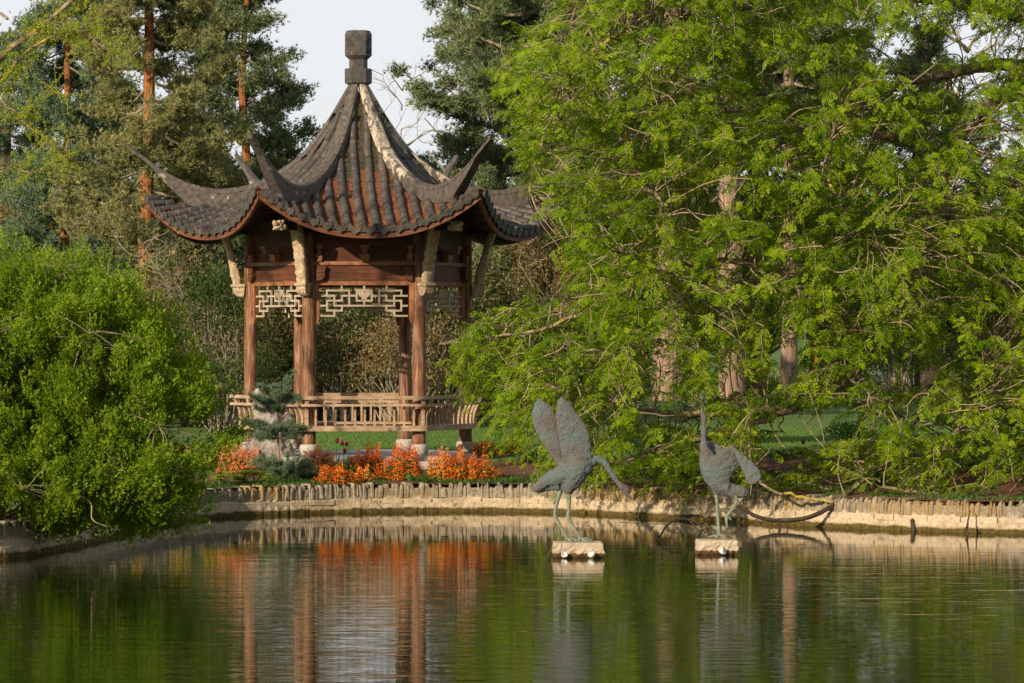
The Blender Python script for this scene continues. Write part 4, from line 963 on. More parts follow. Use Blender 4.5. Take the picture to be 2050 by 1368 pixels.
# redwood / pine trunks on the far lawn edge
GT = 'tall conifers on the far side of the lawn'
def conifer(px_, Y_, H, r, bark_, label, seed, zl=6.5, spread=3.2, nt_=9000, mat=None):
    return pine('conifer_tree', label, gl(px_, Y_), H, zl, spread, r, nt_, mat or M['lf_pine'], bark_, group=GT, seed=seed, needle=.22, cat='conifer', pw=.04)
conifer(1340, 122, 16, .46, M['bark_pink'], 'conifer with broad pinkish furrowed trunk, leftmost on the far lawn edge', 21)
conifer(1466, 120, 16.5, .36, M['bark_pink'], 'conifer with tall pinkish trunk showing in the gap of the big tree', 22, 8)
conifer(1513, 126, 15, .28, M['bark_red'], 'conifer with dark red trunk between two paler trunks', 23)
conifer(1578, 118, 15.5, .23, M['bark_pink'], 'conifer with slim pale trunk rising from the lawn edge', 24, 9)
conifer(1632, 128, 16, .20, M['bark_orange'], 'conifer whose orange upper trunk shows against the sky', 25, 9, 2.2)
conifer(1860, 124, 12, .45, M['bark_dark'], 'dark trunked conifer at the far right of the lawn', 26, 5)

# dark wood behind
GW = 'dark evergreens closing the view'
src = leafy('evergreen_tree', 'x', 'evergreen', gl(1180, 132), 8, 8.2, M['lf_dark'], 150, 24000, .17, M['bark_dark'], 60, clear=.9, trunk_r=.2, group=GW, parts=('trunk', 'crown'), clump_r=.5, shape=.8)
src['label'] = 'dark evergreen at the back, left of the broad pinkish trunk'
for px_, Y_, sc, rz, lab in [
    (1290, 140, 1.02, 1.1, 'dark evergreen directly behind the broad pinkish trunk'), (1400, 145, .95, 2.0, 'dark evergreen between the two widest trunks'),
    (1530, 143, .92, 3.0, 'dark evergreen behind the dark red trunk'), (1660, 140, .95, 4.1, 'dark evergreen right of the slim pale trunk'),
    (1790, 138, .85, 5.0, 'dark evergreen left of the dark trunked conifer'), (1920, 140, .8, .6, 'dark evergreen just right of the dark trunked conifer'),
    (2060, 138, .86, 1.6, 'dark evergreen at the right edge of the view'), (2200, 140, 1.0, 2.5, 'dark evergreen outside the right edge'),
    (620, 128, .62, 3.3, 'dark evergreen behind the left pavilion column'), (800, 130, .60, 4.3, 'dark evergreen low behind the pavilion middle'),
    (960, 130, .68, 5.5, 'dark evergreen behind the right pavilion columns'), (460, 126, .70, .2, 'dark evergreen behind the left carved strut'),
    (310, 124, .72, 2.2, 'dark evergreen low between the pine trunks'), (150, 122, .74, 2.9, 'dark evergreen low behind the thin pine trunk'),
    (0, 124, .8, 3.9, 'dark evergreen at the left edge of the view'), (-150, 122, 1.0, 4.9, 'dark evergreen outside the left edge'), (-420, 118, 1.05, 1.4, 'dark evergreen beyond the left edge, second from the frame'), (-720, 112, 1.1, 2.7, 'dark evergreen beyond the left edge, third from the frame'), (-1050, 108, 1.15, 3.6, 'dark evergreen farthest beyond the left edge'), (1060, 134, .8, 1.9, 'dark evergreen behind the brown hedge')]:
    copy_tree(src, gl(px_, Y_), rz, sc, lab)
# mid distance understory
GU = 'rhododendrons behind the pavilion'
u0 = leafy('rhododendron_bush', 'olive rhododendron with tan leaf tufts, framed by the pavilion columns left of centre', 'rhododendron', gl(680, 83), 2.3, 3.1, M['lf_rhodo'], 90, 9000, .10, M['twig_grey'], 60, group=GU, clump_r=.2, hang=.5, clear=.2, shape=.4, twr=.016)
u1 = leafy('rhododendron_bush', 'browner rhododendron framed by the pavilion columns right of centre', 'rhododendron', gl(800, 82), 2.2, 2.7, M['lf_tan'], 70, 5500, .09, M['twig_grey'], 90, group=GU, clump_r=.2, hang=.5, clear=.2, shape=.4, twr=.018)
for src_, px_, Y_, rz, sc, lab in [
    (u0, 560, 84, 1.0, 1.12, 'rhododendron seen between the left pavilion columns'), (u1, 470, 83, 2.0, 1.15, 'brownish rhododendron left of the pavilion bench'),
    (u0, 390, 85, 3.0, 1.25, 'rhododendron above the right side of the waterside shrub'), (u1, 300, 84, .4, 1.2, 'brownish rhododendron behind the top of the waterside shrub'),
    (u0, 890, 85, 4.0, 1.2, 'rhododendron seen between the right pavilion columns'), (u1, 740, 87, 5.0, 1.4, 'taller brownish rhododendron behind the centre of the pavilion'),
    (u0, 960, 88, 5.5, 1.25, 'rhododendron right of the pavilion'), (u0, 620, 89, 2.6, 1.45, 'taller rhododendron behind the front left column'),
    (u0, 210, 86, 1.9, 1.1, 'rhododendron behind the middle of the waterside shrub'), (u0, 840, 90, .9, 1.4, 'tall rhododendron behind the front right column'),
    (u1, 900, 91, 3.6, 1.35, 'tall brownish rhododendron behind the right column')]:
    copy_tree(src_, gl(px_, Y_), rz, sc, lab)
GG = 'mid green bushes behind the pavilion'
g0 = leafy('leafy_bush', 'mid green bush left of the left carved strut', 'bush', gl(440, 80), 2.0, 3.5, M['lf_mid'], 80, 9000, .085, M['twig_grey'], 50, group=GG, clump_r=.22, clear=.2)
for px_, Y_, rz, sc, lab in [(1010, 96, 1, 1.0, 'mid green bush right of the pavilion bench'), (1100, 96, 2, 1.1, 'mid green bush behind the left crane wings'), (1210, 100, 3, 1.15, 'mid green bush behind the right crane wing'), (250, 90, 4, 1.0, 'mid green bush behind the shrub top'),
                             (680, 100, 5, 1.2, 'mid green bush far behind the pavilion middle'), (1700, 112, 1.5, 1.2, 'mid green bush at the far lawn edge below the diagonal limb'), (1800, 110, 2.5, 1.1, 'mid green bush at the far lawn edge further right'), (2000, 108, 3.5, 1.2, 'mid green bush at the far lawn edge by the right border')]:
    copy_tree(g0, gl(px_, Y_), rz, sc, lab)
hg = leafy('beech_hedge', 'tan brown leafed hedge right of the pavilion eaves', 'hedge', gl(1090, 92), 3.6, 4.9, M['lf_tan'], 160, 15000, .085, M['twig_grey'], 110, clump_r=.22, clear=.1, shape=.3, twr=.014)
copy_tree(hg, gl(980, 94), 2.2, .94, 'tan brown bush immediately behind the right roof corner')
br = leafy('flowering_shrub', 'shrub sprinkled with tiny cream blossom left of the far trunks', 'shrub', gl(1240, 88), 1.7, 2.0, M['fl_white'], 40, 380, .035, M['twig_grey'], 60, clump_r=.16, clear=.1, twr=.012)
# bare saplings and background bare trees
for px_, Y_, H, lab, sd_ in [(150, 76, 4.2, 'bare pale sapling above the left part of the shrub', 3), (238, 78, 3.9, 'bare forked sapling above the right part of the shrub', 4), (325, 79, 3.4, 'bare crooked sapling between shrub and pavilion', 5), (420, 80, 3.0, 'small bare sapling beside the left pavilion column', 6), (1180, 84, 2.6, 'small bare sapling behind the crane wings', 8)]:
    bare_tree('bare_sapling', lab, gl(px_, Y_), H, .7, .045, M['twig_grey'], sd_, 3, 'sapling')
bare_tree('bare_tree', 'pale leafless tree against the sky right of the roof finial', gl(795, 130), 10.4, 1.5, .10, M['twig'], 31, 4)
bare_tree('bare_tree', 'leafless tree with dense pale twigs in the sky gap at top right', gl(1905, 140), 13.2, 2.6, .3, M['twig'], 34, 5)
bare_tree('bare_tree', 'leafless tree in the sky at the top left corner', gl(5, 125), 12.5, 1.8, .2, M['twig'], 33, 4)
ob = leafy('copper_leafed_tree', 'tree with orange young leaves behind the pines at the left edge', 'tree', gl(35, 98), 2.4, 6.3, M['lf_orange'], 60, 2600, .08, M['twig_grey'], 30, clear=3.4, trunk_r=.08, parts=('trunk', 'crown'), clump_r=.3)

# lichened branch tree top left (trunk off frame to the left)
tl_ = thing('spring_leafed_tree', 'tree with lichened limbs and tiny yellow-green leaves entering at the top left corner', 'tree', (-9.6, 52, .5))
wd = Wood(); wd.trunk([(-9.6, 52, .2), (-9.4, 52, 2.5), (-9.1, 52, 4.8), (-8.9, 52, 8.5)], [.22, .17, .14, .06], 10)
lim = [([(-290, 420, 52), (-120, 260, 51.5), (0, 117, 51), (60, 70, 50.8), (105, 35, 50.7), (155, -10, 50.6), (230, -80, 50.6)], .06, .02), ([(-200, 330, 52), (0, 165, 51), (25, 135, 50.8), (70, 92, 50.6), (150, 60, 50.5), (200, 90, 50.4), (245, 118, 50.3)], .032, .006),
       ([(-200, 460, 52), (0, 345, 51), (60, 345, 50.8), (110, 325, 50.7), (140, 312, 50.6)], .014, .004), ([(0, 200, 51), (40, 230, 50.8), (90, 185, 50.6), (125, 190, 50.5)], .010, .003), ([(60, 70, 50.8), (110, 60, 50.6), (160, 70, 50.5), (205, 30, 50.4)], .012, .003), ([(-80, 250, 51), (10, 215, 50.8), (60, 255, 50.7), (110, 290, 50.6)], .011, .003)]
lim += [([(-480, 300, 52), (-520, 120, 52.5), (-620, -60, 53), (-700, -180, 53.2)], .05, .01), ([(-420, 150, 52), (-300, 20, 53), (-180, -120, 53.6), (-60, -200, 54)], .05, .01), ([(-440, 360, 52), (-540, 260, 51), (-700, 190, 50.4), (-820, 210, 50)], .045, .01), ([(-410, 60, 52), (-420, -120, 51.4), (-380, -300, 51)], .045, .01)]
nd = []
for pts, r0, r1 in lim:
    P = spline(np.array([at(*p) for p in pts]), 8); wd.add(P[None], r0, r1, 6); nd.append(P[6:])
nd = np.vstack(nd); m2 = 420; a2_ = nd[rng.integers(0, len(nd), m2)]; tgt = a2_+unit(rng.normal(size=(m2, 3))+[.3, 0, -.25])*rng.uniform(.15, .55, (m2, 1)); cvv = curves(a2_, tgt, 7, .02, .12); wd.add(cvv, .006, .002, 3)
wd.build('trunk', M['bark_lichen'], tl_, (-9.6, 52, .5))
n_ = 19000; ci = rng.integers(0, m2, n_); pp = cvv[ci, rng.integers(1, 7, n_)]+rng.normal(0, .012, (n_, 3)); l = Leaves(); l.add(leafquads(pp, rdir(n_), rdir(n_)+[0, -.3, .6], rng.uniform(.018, .04, n_), rng.uniform(.012, .022, n_))); l.build('foliage', M['lf_lime'], tl_, (-9.6, 52, .5))
#@@NEXT2
# ============================================================ bronze cranes
def zc(u, v, Yr, y=0): return at(1020+u/3.42, 760+v/3.42, Yr)+np.array([0, y, 0])
def chain(mb, pts, Yr, s, n=14, flat=1.0):
    P = np.array([zc(p[0], p[1], Yr, p[3] if len(p) > 3 else 0) for p in pts]); r = np.array([p[2]*s for p in pts])
    Q = spline(P, 5); q = np.interp(np.linspace(0, len(pts)-1, len(Q)), np.arange(len(pts)), r); mb.tube(Q, q, n)
def leafloft(mb, rows_, Yr, y0, y1, th, s):
    vs = np.array([r[0] for r in rows_], float); vv = np.linspace(vs[0], vs[-1], 34); ring = []
    for v in vv:
        a_, b_ = np.interp(v, vs, [r[1] for r in rows_]), np.interp(v, vs, [r[2] for r in rows_]); t_ = (v-vs[0])/(vs[-1]-vs[0])
        c_ = zc((a_+b_)/2, v, Yr, y0+(y1-y0)*t_); hw_ = (b_-a_)/2*s; tk_ = min(th, hw_*.6)
        ring.append([c_+np.array([hw_*math.cos(q), tk_*math.sin(q)+.10*hw_*math.cos(q), 0]) for q in np.linspace(0, 2*PI, 25)[:-1]])
    G = np.array(ring); o_ = mb.n; Gc = np.concatenate([G, G[:, :1]], 1); mb.grid(Gc); k = 25
    mb.F += [[o_+j for j in range(24)], [o_+33*25+j for j in range(24)][::-1]]
def fuse(mb, name, mat, parent, base, voxel=.010, disp=.026, nscale=.06, smooth=1, sub=None):
    o = mb.build(name, mat, parent, False, base)
    bm = bmesh.new(); bm.from_mesh(o.data); bmesh.ops.remove_doubles(bm, verts=bm.verts, dist=1e-5); bmesh.ops.recalc_face_normals(bm, faces=bm.faces); bm.to_mesh(o.data); bm.free()
    r_ = o.modifiers.new('r', 'REMESH'); r_.mode = 'VOXEL'; r_.voxel_size = voxel
    if smooth: s_ = o.modifiers.new('s', 'SMOOTH'); s_.iterations = smooth; s_.factor = .5
    if disp:
        for k_, (sc_, st_) in enumerate(((nscale, disp), (nscale*.35, disp*.5))):
            tx = bpy.data.textures.new('cl', 'CLOUDS'); tx.noise_scale = sc_; tx.noise_depth = 3
            d_ = o.modifiers.new('d', 'DISPLACE'); d_.texture = tx; d_.strength = st_; d_.mid_level = .5
    dg = bpy.context.evaluated_depsgraph_get(); me = bpy.data.meshes.new_from_object(o.evaluated_get(dg)); o.modifiers.clear(); o.data = me
    me.polygons.foreach_set('use_smooth', np.ones(len(me.polygons), dtype=bool)); return o
def toes(mb, foot, ends, s, Yr):
    for (u, v, y) in ends: chain(mb, [(foot[0], foot[1], 10, foot[2]), ((foot[0]+u)/2, (foot[1]+v)/2-4, 10, (foot[2]+y)/2), (u, v, 5, y)], Yr, s, 8)
def plinth(x0, x1, yf, dep, h, label):
    a_ = (x0-1025)/F*yf; b_ = (x1-1025)/F*yf
    o = thing('stone_plinth', label, 'plinth', ((a_+b_)/2, yf+dep/2, 0), 'crane plinths'); mb = MB()
    n_ = 14; Vv = []
    xs_ = np.linspace(a_, b_, n_); ys_ = np.linspace(yf, yf+dep, n_)
    loop = [(x, yf) for x in xs_]+[(b_, y) for y in ys_[1:]]+[(x, yf+dep) for x in xs_[::-1][1:]]+[(a_, y) for y in ys_[::-1][1:-1]]
    zs_ = [-.6, 0, .04, .09, .13, h-.012, h]; rings = []
    for z in zs_:
        ins = .012 if z == h else 0; er = .012 if 0 <= z < .1 else .004
        rings.append([(x+np.sign((a_+b_)/2-x)*ins*(abs(x-(a_+b_)/2) > (b_-a_)*.49)+rng.normal(0, er), y+(ins if y == yf else 0)+rng.normal(0, er), z+rng.normal(0, .002)) for x, y in loop])
    k = len(loop); V = [p for r_ in rings for p in r_]
    mb.add(V, [(i*k+j, i*k+(j+1) % k, (i+1)*k+(j+1) % k, (i+1)*k+j) for i in range(len(zs_)-1) for j in range(k)]+[[(len(zs_)-1)*k+j for j in range(k)]])
    mb.build('plinth_block', M['plinth'], o, False, ((a_+b_)/2, yf+dep/2, 0)); return o
plinth(1108, 1207, 46.75, .55, .182, 'square rusty concrete plinth in the pond under the crane with raised wings')
plinth(1396, 1476, 47.35, .45, .182, 'smaller square rusty concrete plinth in the pond under the upright crane')
Y1 = 46.98; s1 = Y1/F/3.42; b1 = at(1150, 1086, Y1)
cr1 = thing('crane_sculpture', 'verdigris bronze crane with both wings raised and neck bent down to the right', 'crane sculpture', b1, 'bronze cranes in the pond')
mb = MB()
chain(mb, [(158, 752, 16, .03), (185, 745, 30, .03), (240, 702, 44, .02), (305, 672, 56, .01), (375, 645, 72), (450, 600, 100), (520, 578, 82), (562, 562, 44), (600, 548, 27), (640, 562, 24), (680, 612, 21), (715, 668, 20), (748, 712, 19), (778, 742, 29), (797, 765, 25), (815, 795, 12), (842, 830, 4)], Y1, s1)
chain(mb, [(462, 520, 92), (458, 590, 102), (440, 650, 94), (418, 710, 66), (404, 752, 42), (402, 785, 22)], Y1, s1)
chain(mb, [(400, 660, 60, .06), (365, 720, 40, .06), (345, 765, 22, .06)], Y1, s1)
chain(mb, [(190, 768, 12, .05), (260, 742, 26, .05), (340, 720, 40, .03)], Y1, s1)
leafloft(mb, [(117, 344, 356), (150, 326, 396), (200, 317, 440), (260, 317, 488), (320, 321, 528), (380, 330, 548), (440, 342, 554), (500, 350, 558), (560, 362, 566), (620, 385, 560), (680, 400, 520)], Y1, -.16, -.05, .045, s1)
leafloft(mb, [(133, 200, 214), (165, 174, 258), (210, 158, 298), (260, 150, 318), (310, 158, 331), (360, 184, 338), (420, 216, 348), (480, 252, 356), (540, 296, 366), (600, 340, 390), (650, 370, 430)], Y1, .22, .05, .035, s1)
fuse(mb, 'body', M['bronze'], cr1, b1)
mb = MB(); chain(mb, [(350, 745, 22, .06), (337, 800, 17, .06), (320, 870, 12, .05), (312, 930, 13, .05), (332, 970, 11, .05), (365, 1035, 10, .05), (396, 1088, 11, .05)], Y1, s1, 10); toes(mb, (396, 1088, .05), [(468, 1104, .0), (430, 1116, -.06), (378, 1108, -.02), (405, 1096, .12)], s1, Y1)
fuse(mb, 'leg', M['leg'], cr1, b1, .006, .004, .02)
mb = MB(); chain(mb, [(402, 765, 22), (408, 840, 14), (405, 900, 12), (403, 942, 15), (425, 985, 11), (455, 1035, 10), (484, 1088, 12)], Y1, s1, 10); toes(mb, (484, 1088, 0), [(566, 1102, -.02), (540, 1118, -.08), (470, 1112, -.06), (510, 1094, .10)], s1, Y1)
fuse(mb, 'leg', M['leg'], cr1, b1, .006, .004, .02)
Y2 = 47.55; s2 = Y2/F/3.42; b2 = at(1440, 1083, Y2)
cr2 = thing('crane_sculpture', 'bronze crane on one leg with neck stretched straight up and one wing drooping', 'crane sculpture', b2, 'bronze cranes in the pond')
mb = MB()
chain(mb, [(1312, 172, 3), (1318, 212, 9), (1327, 250, 20), (1331, 282, 19), (1328, 325, 15), (1330, 380, 17), (1331, 430, 25), (1338, 480, 36), (1352, 535, 54), (1368, 600, 68), (1392, 660, 68), (1435, 718, 62), (1495, 752, 52), (1552, 764, 46), (1602, 774, 40), (1632, 782, 24)], Y2, s2)
leafloft(mb, [(448, 1496, 1512), (475, 1455, 1540), (510, 1405, 1562), (550, 1362, 1576), (590, 1350, 1574), (625, 1348, 1535), (665, 1352, 1512), (715, 1380, 1500), (750, 1420, 1500)], Y2, -.15, -.06, .05, s2)
leafloft(mb, [(450, 1492, 1520), (475, 1515, 1552), (505, 1536, 1590), (540, 1552, 1632), (580, 1568, 1674), (620, 1586, 1708), (655, 1600, 1719), (685, 1608, 1708), (705, 1618, 1684), (716, 1634, 1660)], Y2, -.17, -.26, .018, s2)
leafloft(mb, [(425, 1345, 1372), (440, 1345, 1420), (460, 1350, 1455), (480, 1355, 1470), (520, 1365, 1470), (580, 1380, 1460)], Y2, .16, .05, .02, s2)
chain(mb, [(1420, 720, 40), (1412, 760, 26), (1414, 790, 15)], Y2, s2); chain(mb, [(1470, 735, 44, -.05), (1500, 775, 26, -.05), (1540, 798, 15, -.05)], Y2, s2)
fuse(mb, 'body', M['bronze'], cr2, b2)
mb = MB(); chain(mb, [(1412, 765, 20), (1420, 830, 12), (1425, 900, 11), (1428, 940, 13), (1431, 1000, 11), (1436, 1076, 13)], Y2, s2, 10); toes(mb, (1436, 1072, 0), [(1358, 1080, -.02), (1472, 1078, -.03), (1405, 1092, -.08), (1450, 1078, .1)], s2, Y2)
fuse(mb, 'leg', M['leg'], cr2, b2, .006, .004, .02)
mb = MB(); chain(mb, [(1510, 785, 20, -.05), (1546, 803, 14, -.05), (1553, 835, 11, -.05), (1525, 885, 10, -.05), (1492, 932, 14, -.05), (1484, 968, 11, -.05), (1492, 1014, 6, -.05)], Y2, s2, 10); chain(mb, [(1492, 935, 9, -.05), (1518, 962, 5, -.05)], Y2, s2, 8)
fuse(mb, 'leg', M['leg'], cr2, b2, .006, .004, .02)
def spot(u, v, Yr, sc, rx, rz_, label):
    c_ = zc(u, v, Yr); o = thing('pond_spotlight', label, 'spotlight', c_, 'pond spotlights'); mb = MB()
    mb.lathe([(.012, -.06), (.026, -.045), (.042, -.02), (.046, 0), (.048, .012), (.040, .016), (.036, .006), (.0, .004)], 18)
    h_ = mb.build('housing', M['white'], o, True); h_.rotation_euler = (R(rx), 0, R(rz_)); h_.scale = (sc,)*3
    mb = MB(); mb.tube([(0, 0, 0), (.01, .03, -.04), (.0, .09, -.05)], .008, 6); mb.build('bracket', M['stake'], o)
spot(375, 1200, 46.66, .85, 55, 20, 'white round pond spotlight at the left of the raised-wing crane plinth')
spot(560, 1198, 46.66, .95, 35, -30, 'white round pond spotlight at the right of the raised-wing crane plinth')
spot(1466, 1175, 47.27, .95, 80, 60, 'white pond spotlight tilted against the upright crane plinth')

# ============================================================ plants of the bed
def onground(px_, py_, y0=56.0, y1=72.0):
    ys_ = np.linspace(y0, y1, 320); xs_ = (px_-1025)*ys_/F; z = gz(xs_, ys_); pyy = 680+(CH-z)*F/ys_
    ok = z > 0; i = np.argmin(np.where(ok, abs(pyy-py_), 1e9)); return np.array([xs_[i], ys_[i], z[i]+.02])
def tuftcloud(P, axis, nb_, Ln, W, tone):
    n = len(P); D = unit(axis[:, None]*.8+rdir(n*nb_).reshape(n, nb_, 3)); S = unit(np.cross(D, rdir(n*nb_).reshape(n, nb_, 3))); L_ = Ln*rng.uniform(.7, 1.2, (n, nb_, 1)); b = P[:, None]
    return np.stack([b-S*W*.5, b+S*W*.5, b+D*L_], 2).reshape(-1, 3, 3), np.clip(np.repeat(tone, nb_)+rng.normal(0, .1, n*nb_), 0, 1)
def flower_clump(px_, py_, wpx, hpx, label, mat, name='wallflower_clump', cat='flowers', group='orange wallflower clumps', nfl=900, leafy_=.9):
    bias = rng.uniform(-.30, .18) if mat is not M['fl_salmon'] else .25
    c_ = onground(px_, py_); k = c_[1]/F; W_, H_ = wpx*k, hpx*k; o = thing(name, label, cat, c_, group)
    n = int(nfl*1.5*(W_*H_)/.3)+150; u = rdir(n); u[:, 2] = abs(u[:, 2]); lump = 1+.18*np.sin(u[:, 0]*9+px_)+.12*np.sin(u[:, 1]*7+u[:, 2]*8)
    P = u*lump[:, None]*np.array([W_/2, W_*.36, H_*.92])*rng.uniform(.72, 1.08, (n, 1)); P[:, 2] += .02
    l = Leaves(); tn = np.clip(rng.beta(1.3, 1.5, n)+.15*np.sin(P[:, 0]*30+px_), 0, 1)
    for a_ in range(3): l.add(leafquads(P+rng.normal(0, .008, P.shape), rdir(n)*.8+u*.4+[0, 0, .3], u+rdir(n)*.7, rng.uniform(.015, .028, n), rng.uniform(.012, .021, n)), np.clip(tn+rng.normal(0, .2, n), 0, 1))
    l.r = [np.clip(r_+bias, 0, 1) for r_ in l.r]; l.build('flowers', mat, o)
    n = int(n*leafy_)+60; u = rdir(n); u[:, 2] = abs(u[:, 2])*.8; P = u*np.array([W_/2, W_*.36, H_*.8])*rng.uniform(.3, 1.0, (n, 1)); l = Leaves()
    l.add(leafquads(P, u+[0, 0, .6]+rdir(n)*.5, u+rdir(n)*.5, rng.uniform(.04, .07, n), rng.uniform(.010, .018, n))); l.build('leaves', M['lf_bed'], o)
    m = 26; a_ = rng.uniform(0, 2*PI, m); wd = Wood(); S_ = np.zeros((m, 3)); E_ = np.stack([np.cos(a_)*W_*.4, np.sin(a_)*W_*.28, rng.uniform(.4, .9, m)*H_], 1); wd.add(curves(S_, E_, 5, .1, .05), .005, .003, 4); wd.build('stems', M['stem'], o); return o
FO = [(480, 952, 88, 56, M['fl_salmon'], 'salmon orange wallflower clump left of the dwarf pine'), (636, 946, 66, 46, M['fl_orange'], 'orange wallflower clump just right of the dwarf pine'),
      (672, 972, 84, 34, M['fl_orange'], 'low orange wallflower clump in front of the broad green leaves'), (718, 952, 46, 40, M['fl_orange'], 'small orange wallflower clump below the purple tulips'),
      (728, 968, 40, 28, M['fl_orange'], 'tiny low orange wallflower clump nearest the wall in the middle'), (746, 956, 48, 58, M['fl_orange'], 'reddish orange upright wallflower clump right of the pale blue bluebells'), (808, 964, 84, 68, M['fl_orange'], 'large orange wallflower clump in front of the right stone column base'),
      (880, 966, 62, 56, M['fl_orange'], 'orange wallflower clump just right of the column base'), (918, 966, 66, 60, M['fl_orange'], 'orange wallflower clump in the middle of the long right group'), (960, 966, 66, 48, M['fl_orange'], 'orange wallflower clump at the right end of the group by the wall'),
      (975, 916, 66, 30, M['fl_orange'], 'orange wallflower clump behind, beside the right column'), (1020, 912, 46, 26, M['fl_orange'], 'rearmost orange wallflower clump nearest the raised-wing crane')]
for a_ in FO: flower_clump(a_[0], a_[1], a_[2], a_[3], a_[5], a_[4])
for px_, py_, w_, h_, lab in [(447, 925, 26, 40, 'yellow wallflowers at the right edge of the waterside shrub'), (360, 935, 40, 40, 'yellow orange wallflowers glimpsed inside the waterside shrub'), (275, 940, 36, 42, 'yellow orange wallflowers deep inside the left part of the waterside shrub'), (420, 940, 30, 36, 'yellow orange wallflowers low at the edge of the waterside shrub')]:
    flower_clump(px_, py_, w_, h_, lab, M['fl_yellow'], group='yellow wallflowers by the shrub', nfl=260, leafy_=2.5)
def leaf_plant(px_, py_, wpx, hpx, label, mat, n, ll, lw_, name, cat, group, up=.6, star=0):
    c_ = onground(px_, py_); k = c_[1]/F; W_, H_ = wpx*k, hpx*k; o = thing(name, label, cat, c_, group); l = Leaves()
    if star:
        m = n; cx_ = rng.uniform(-.5, .5, m)*W_; cy_ = rng.uniform(-.35, .35, m)*W_; cz_ = rng.uniform(.55, 1, m)*H_*(1-.5*(cx_/W_*2)**2); Cc = np.stack([cx_, cy_, cz_], 1)
        for j in range(star):
            a_ = 2*PI*j/star+rng.uniform(0, .3, m); D = np.stack([np.cos(a_), np.sin(a_), rng.uniform(-.35, .1, m)], 1); l.add(leafquads(Cc, D, np.tile([0, -.25, 1.0], (m, 1)), np.full(m, ll)*rng.uniform(.8, 1.2, m), np.full(m, lw_)))
        wd = Wood(); wd.add(curves(Cc*[.2, .2, 0], Cc, 5, .1, .04), .004, .003, 4); wd.build('stems', M['stem'], o)
    else:
        a_ = rng.uniform(0, 2*PI, n); rr = rng.random(n)**.6*.5; P = np.stack([np.cos(a_)*rr*W_, np.sin(a_)*rr*W_*.7, rng.uniform(0, .55, n)*H_*(1-rr)], 1)
        D = unit(np.stack([np.cos(a_), np.sin(a_), np.full(n, up)], 1)+rng.normal(0, .35, (n, 3))); Nn = np.stack([-np.cos(a_)*up, -np.sin(a_)*up, np.ones(n)], 1)
        L_ = ll*rng.uniform(.6, 1.15, n); V = leafquads(P, D, Nn, L_, L_*lw_, .1); l.add(V)
    l.build('leaves', mat, o); return o
for px_, py_, w_, h_, lab in [(455, 972, 56, 26, 'lime green star-leaved plant at the edge of the shrub'), (506, 974, 70, 34, 'lime green star-leaved plant in front of the salmon flowers'), (550, 950, 36, 30, 'lime green star-leaved plant at the foot of the dwarf pine')]:
    leaf_plant(px_, py_, w_, h_, lab, M['lf_lime'], 26, .12, .042, 'lime_plant', 'plant', 'lime green star-leaved plants', star=7)
for px_, py_, w_, h_, lab, n, ll, lw_, up in [
    (680, 962, 60, 46, 'broad green leaves between two orange clumps', 70, .17, .34, .8), (702, 960, 36, 36, 'broad upright green leaves under the tulips', 40, .17, .3, 1.2), (590, 972, 60, 22, 'low green plant at the foot of the dwarf pine', 160, .06, .4, .6),
    (560, 978, 70, 16, 'low creeping green plant near the wall crack', 160, .05, .5, .5), (760, 978, 60, 14, 'low green tuft between the middle flower clumps', 130, .06, .2, 1), (850, 970, 40, 30, 'green leaf plant between the two large orange clumps', 90, .09, .25, 1.2), (822, 974, 16, 26, 'single round green leaf in front of the large orange clump', 8, .15, .7, 2.5),
    (640, 980, 70, 12, 'low green plant under the low orange clump', 140, .05, .4, .5), (900, 976, 90, 10, 'green creeping plant in front of the long orange group', 150, .05, .3, .6), (1010, 970, 70, 20, 'green creeping plant left of the raised-wing crane', 160, .06, .3, .8), (430, 985, 50, 24, 'green plant at the wall beside the waterside shrub', 120, .07, .35, .8),
    (520, 985, 60, 14, 'low green plant on the wall edge under the lime leaves', 140, .05, .4, .6), (1560, 925, 60, 24, 'dark green hosta-like plant on the mulch right of the upright crane', 60, .18, .4, .7), (1600, 918, 50, 20, 'dark green plant on the mulch further right', 50, .16, .4, .7),
    (1060, 930, 70, 50, 'dense green plant behind the raised-wing crane tail', 260, .09, .3, .9), (1690, 860, 90, 60, 'dark green leafy clump at the mulch edge below the diagonal limb', 420, .14, .28, .8), (1860, 985, 90, 50, 'green strappy plant on the right bank', 260, .20, .1, 2.0), (1760, 975, 80, 44, 'green strappy plant on the bank under the drooping twigs', 220, .18, .1, 2.0), (2000, 985, 80, 50, 'green strappy plant at the right border', 240, .2, .1, 2.0),
    (1500, 900, 50, 36, 'green tulip leaves behind the upright crane wing', 120, .18, .12, 2.0), (1350, 960, 110, 30, 'leafy ground plant between the two cranes', 260, .09, .3, .9), (1230, 950, 100, 40, 'leafy ground plant behind the bent crane neck', 260, .09, .3, .9)]:
    leaf_plant(px_, py_, w_, h_, lab, M['lf_bed'], n, ll, lw_, 'bed_plant', 'plant', 'green bed plants', up)
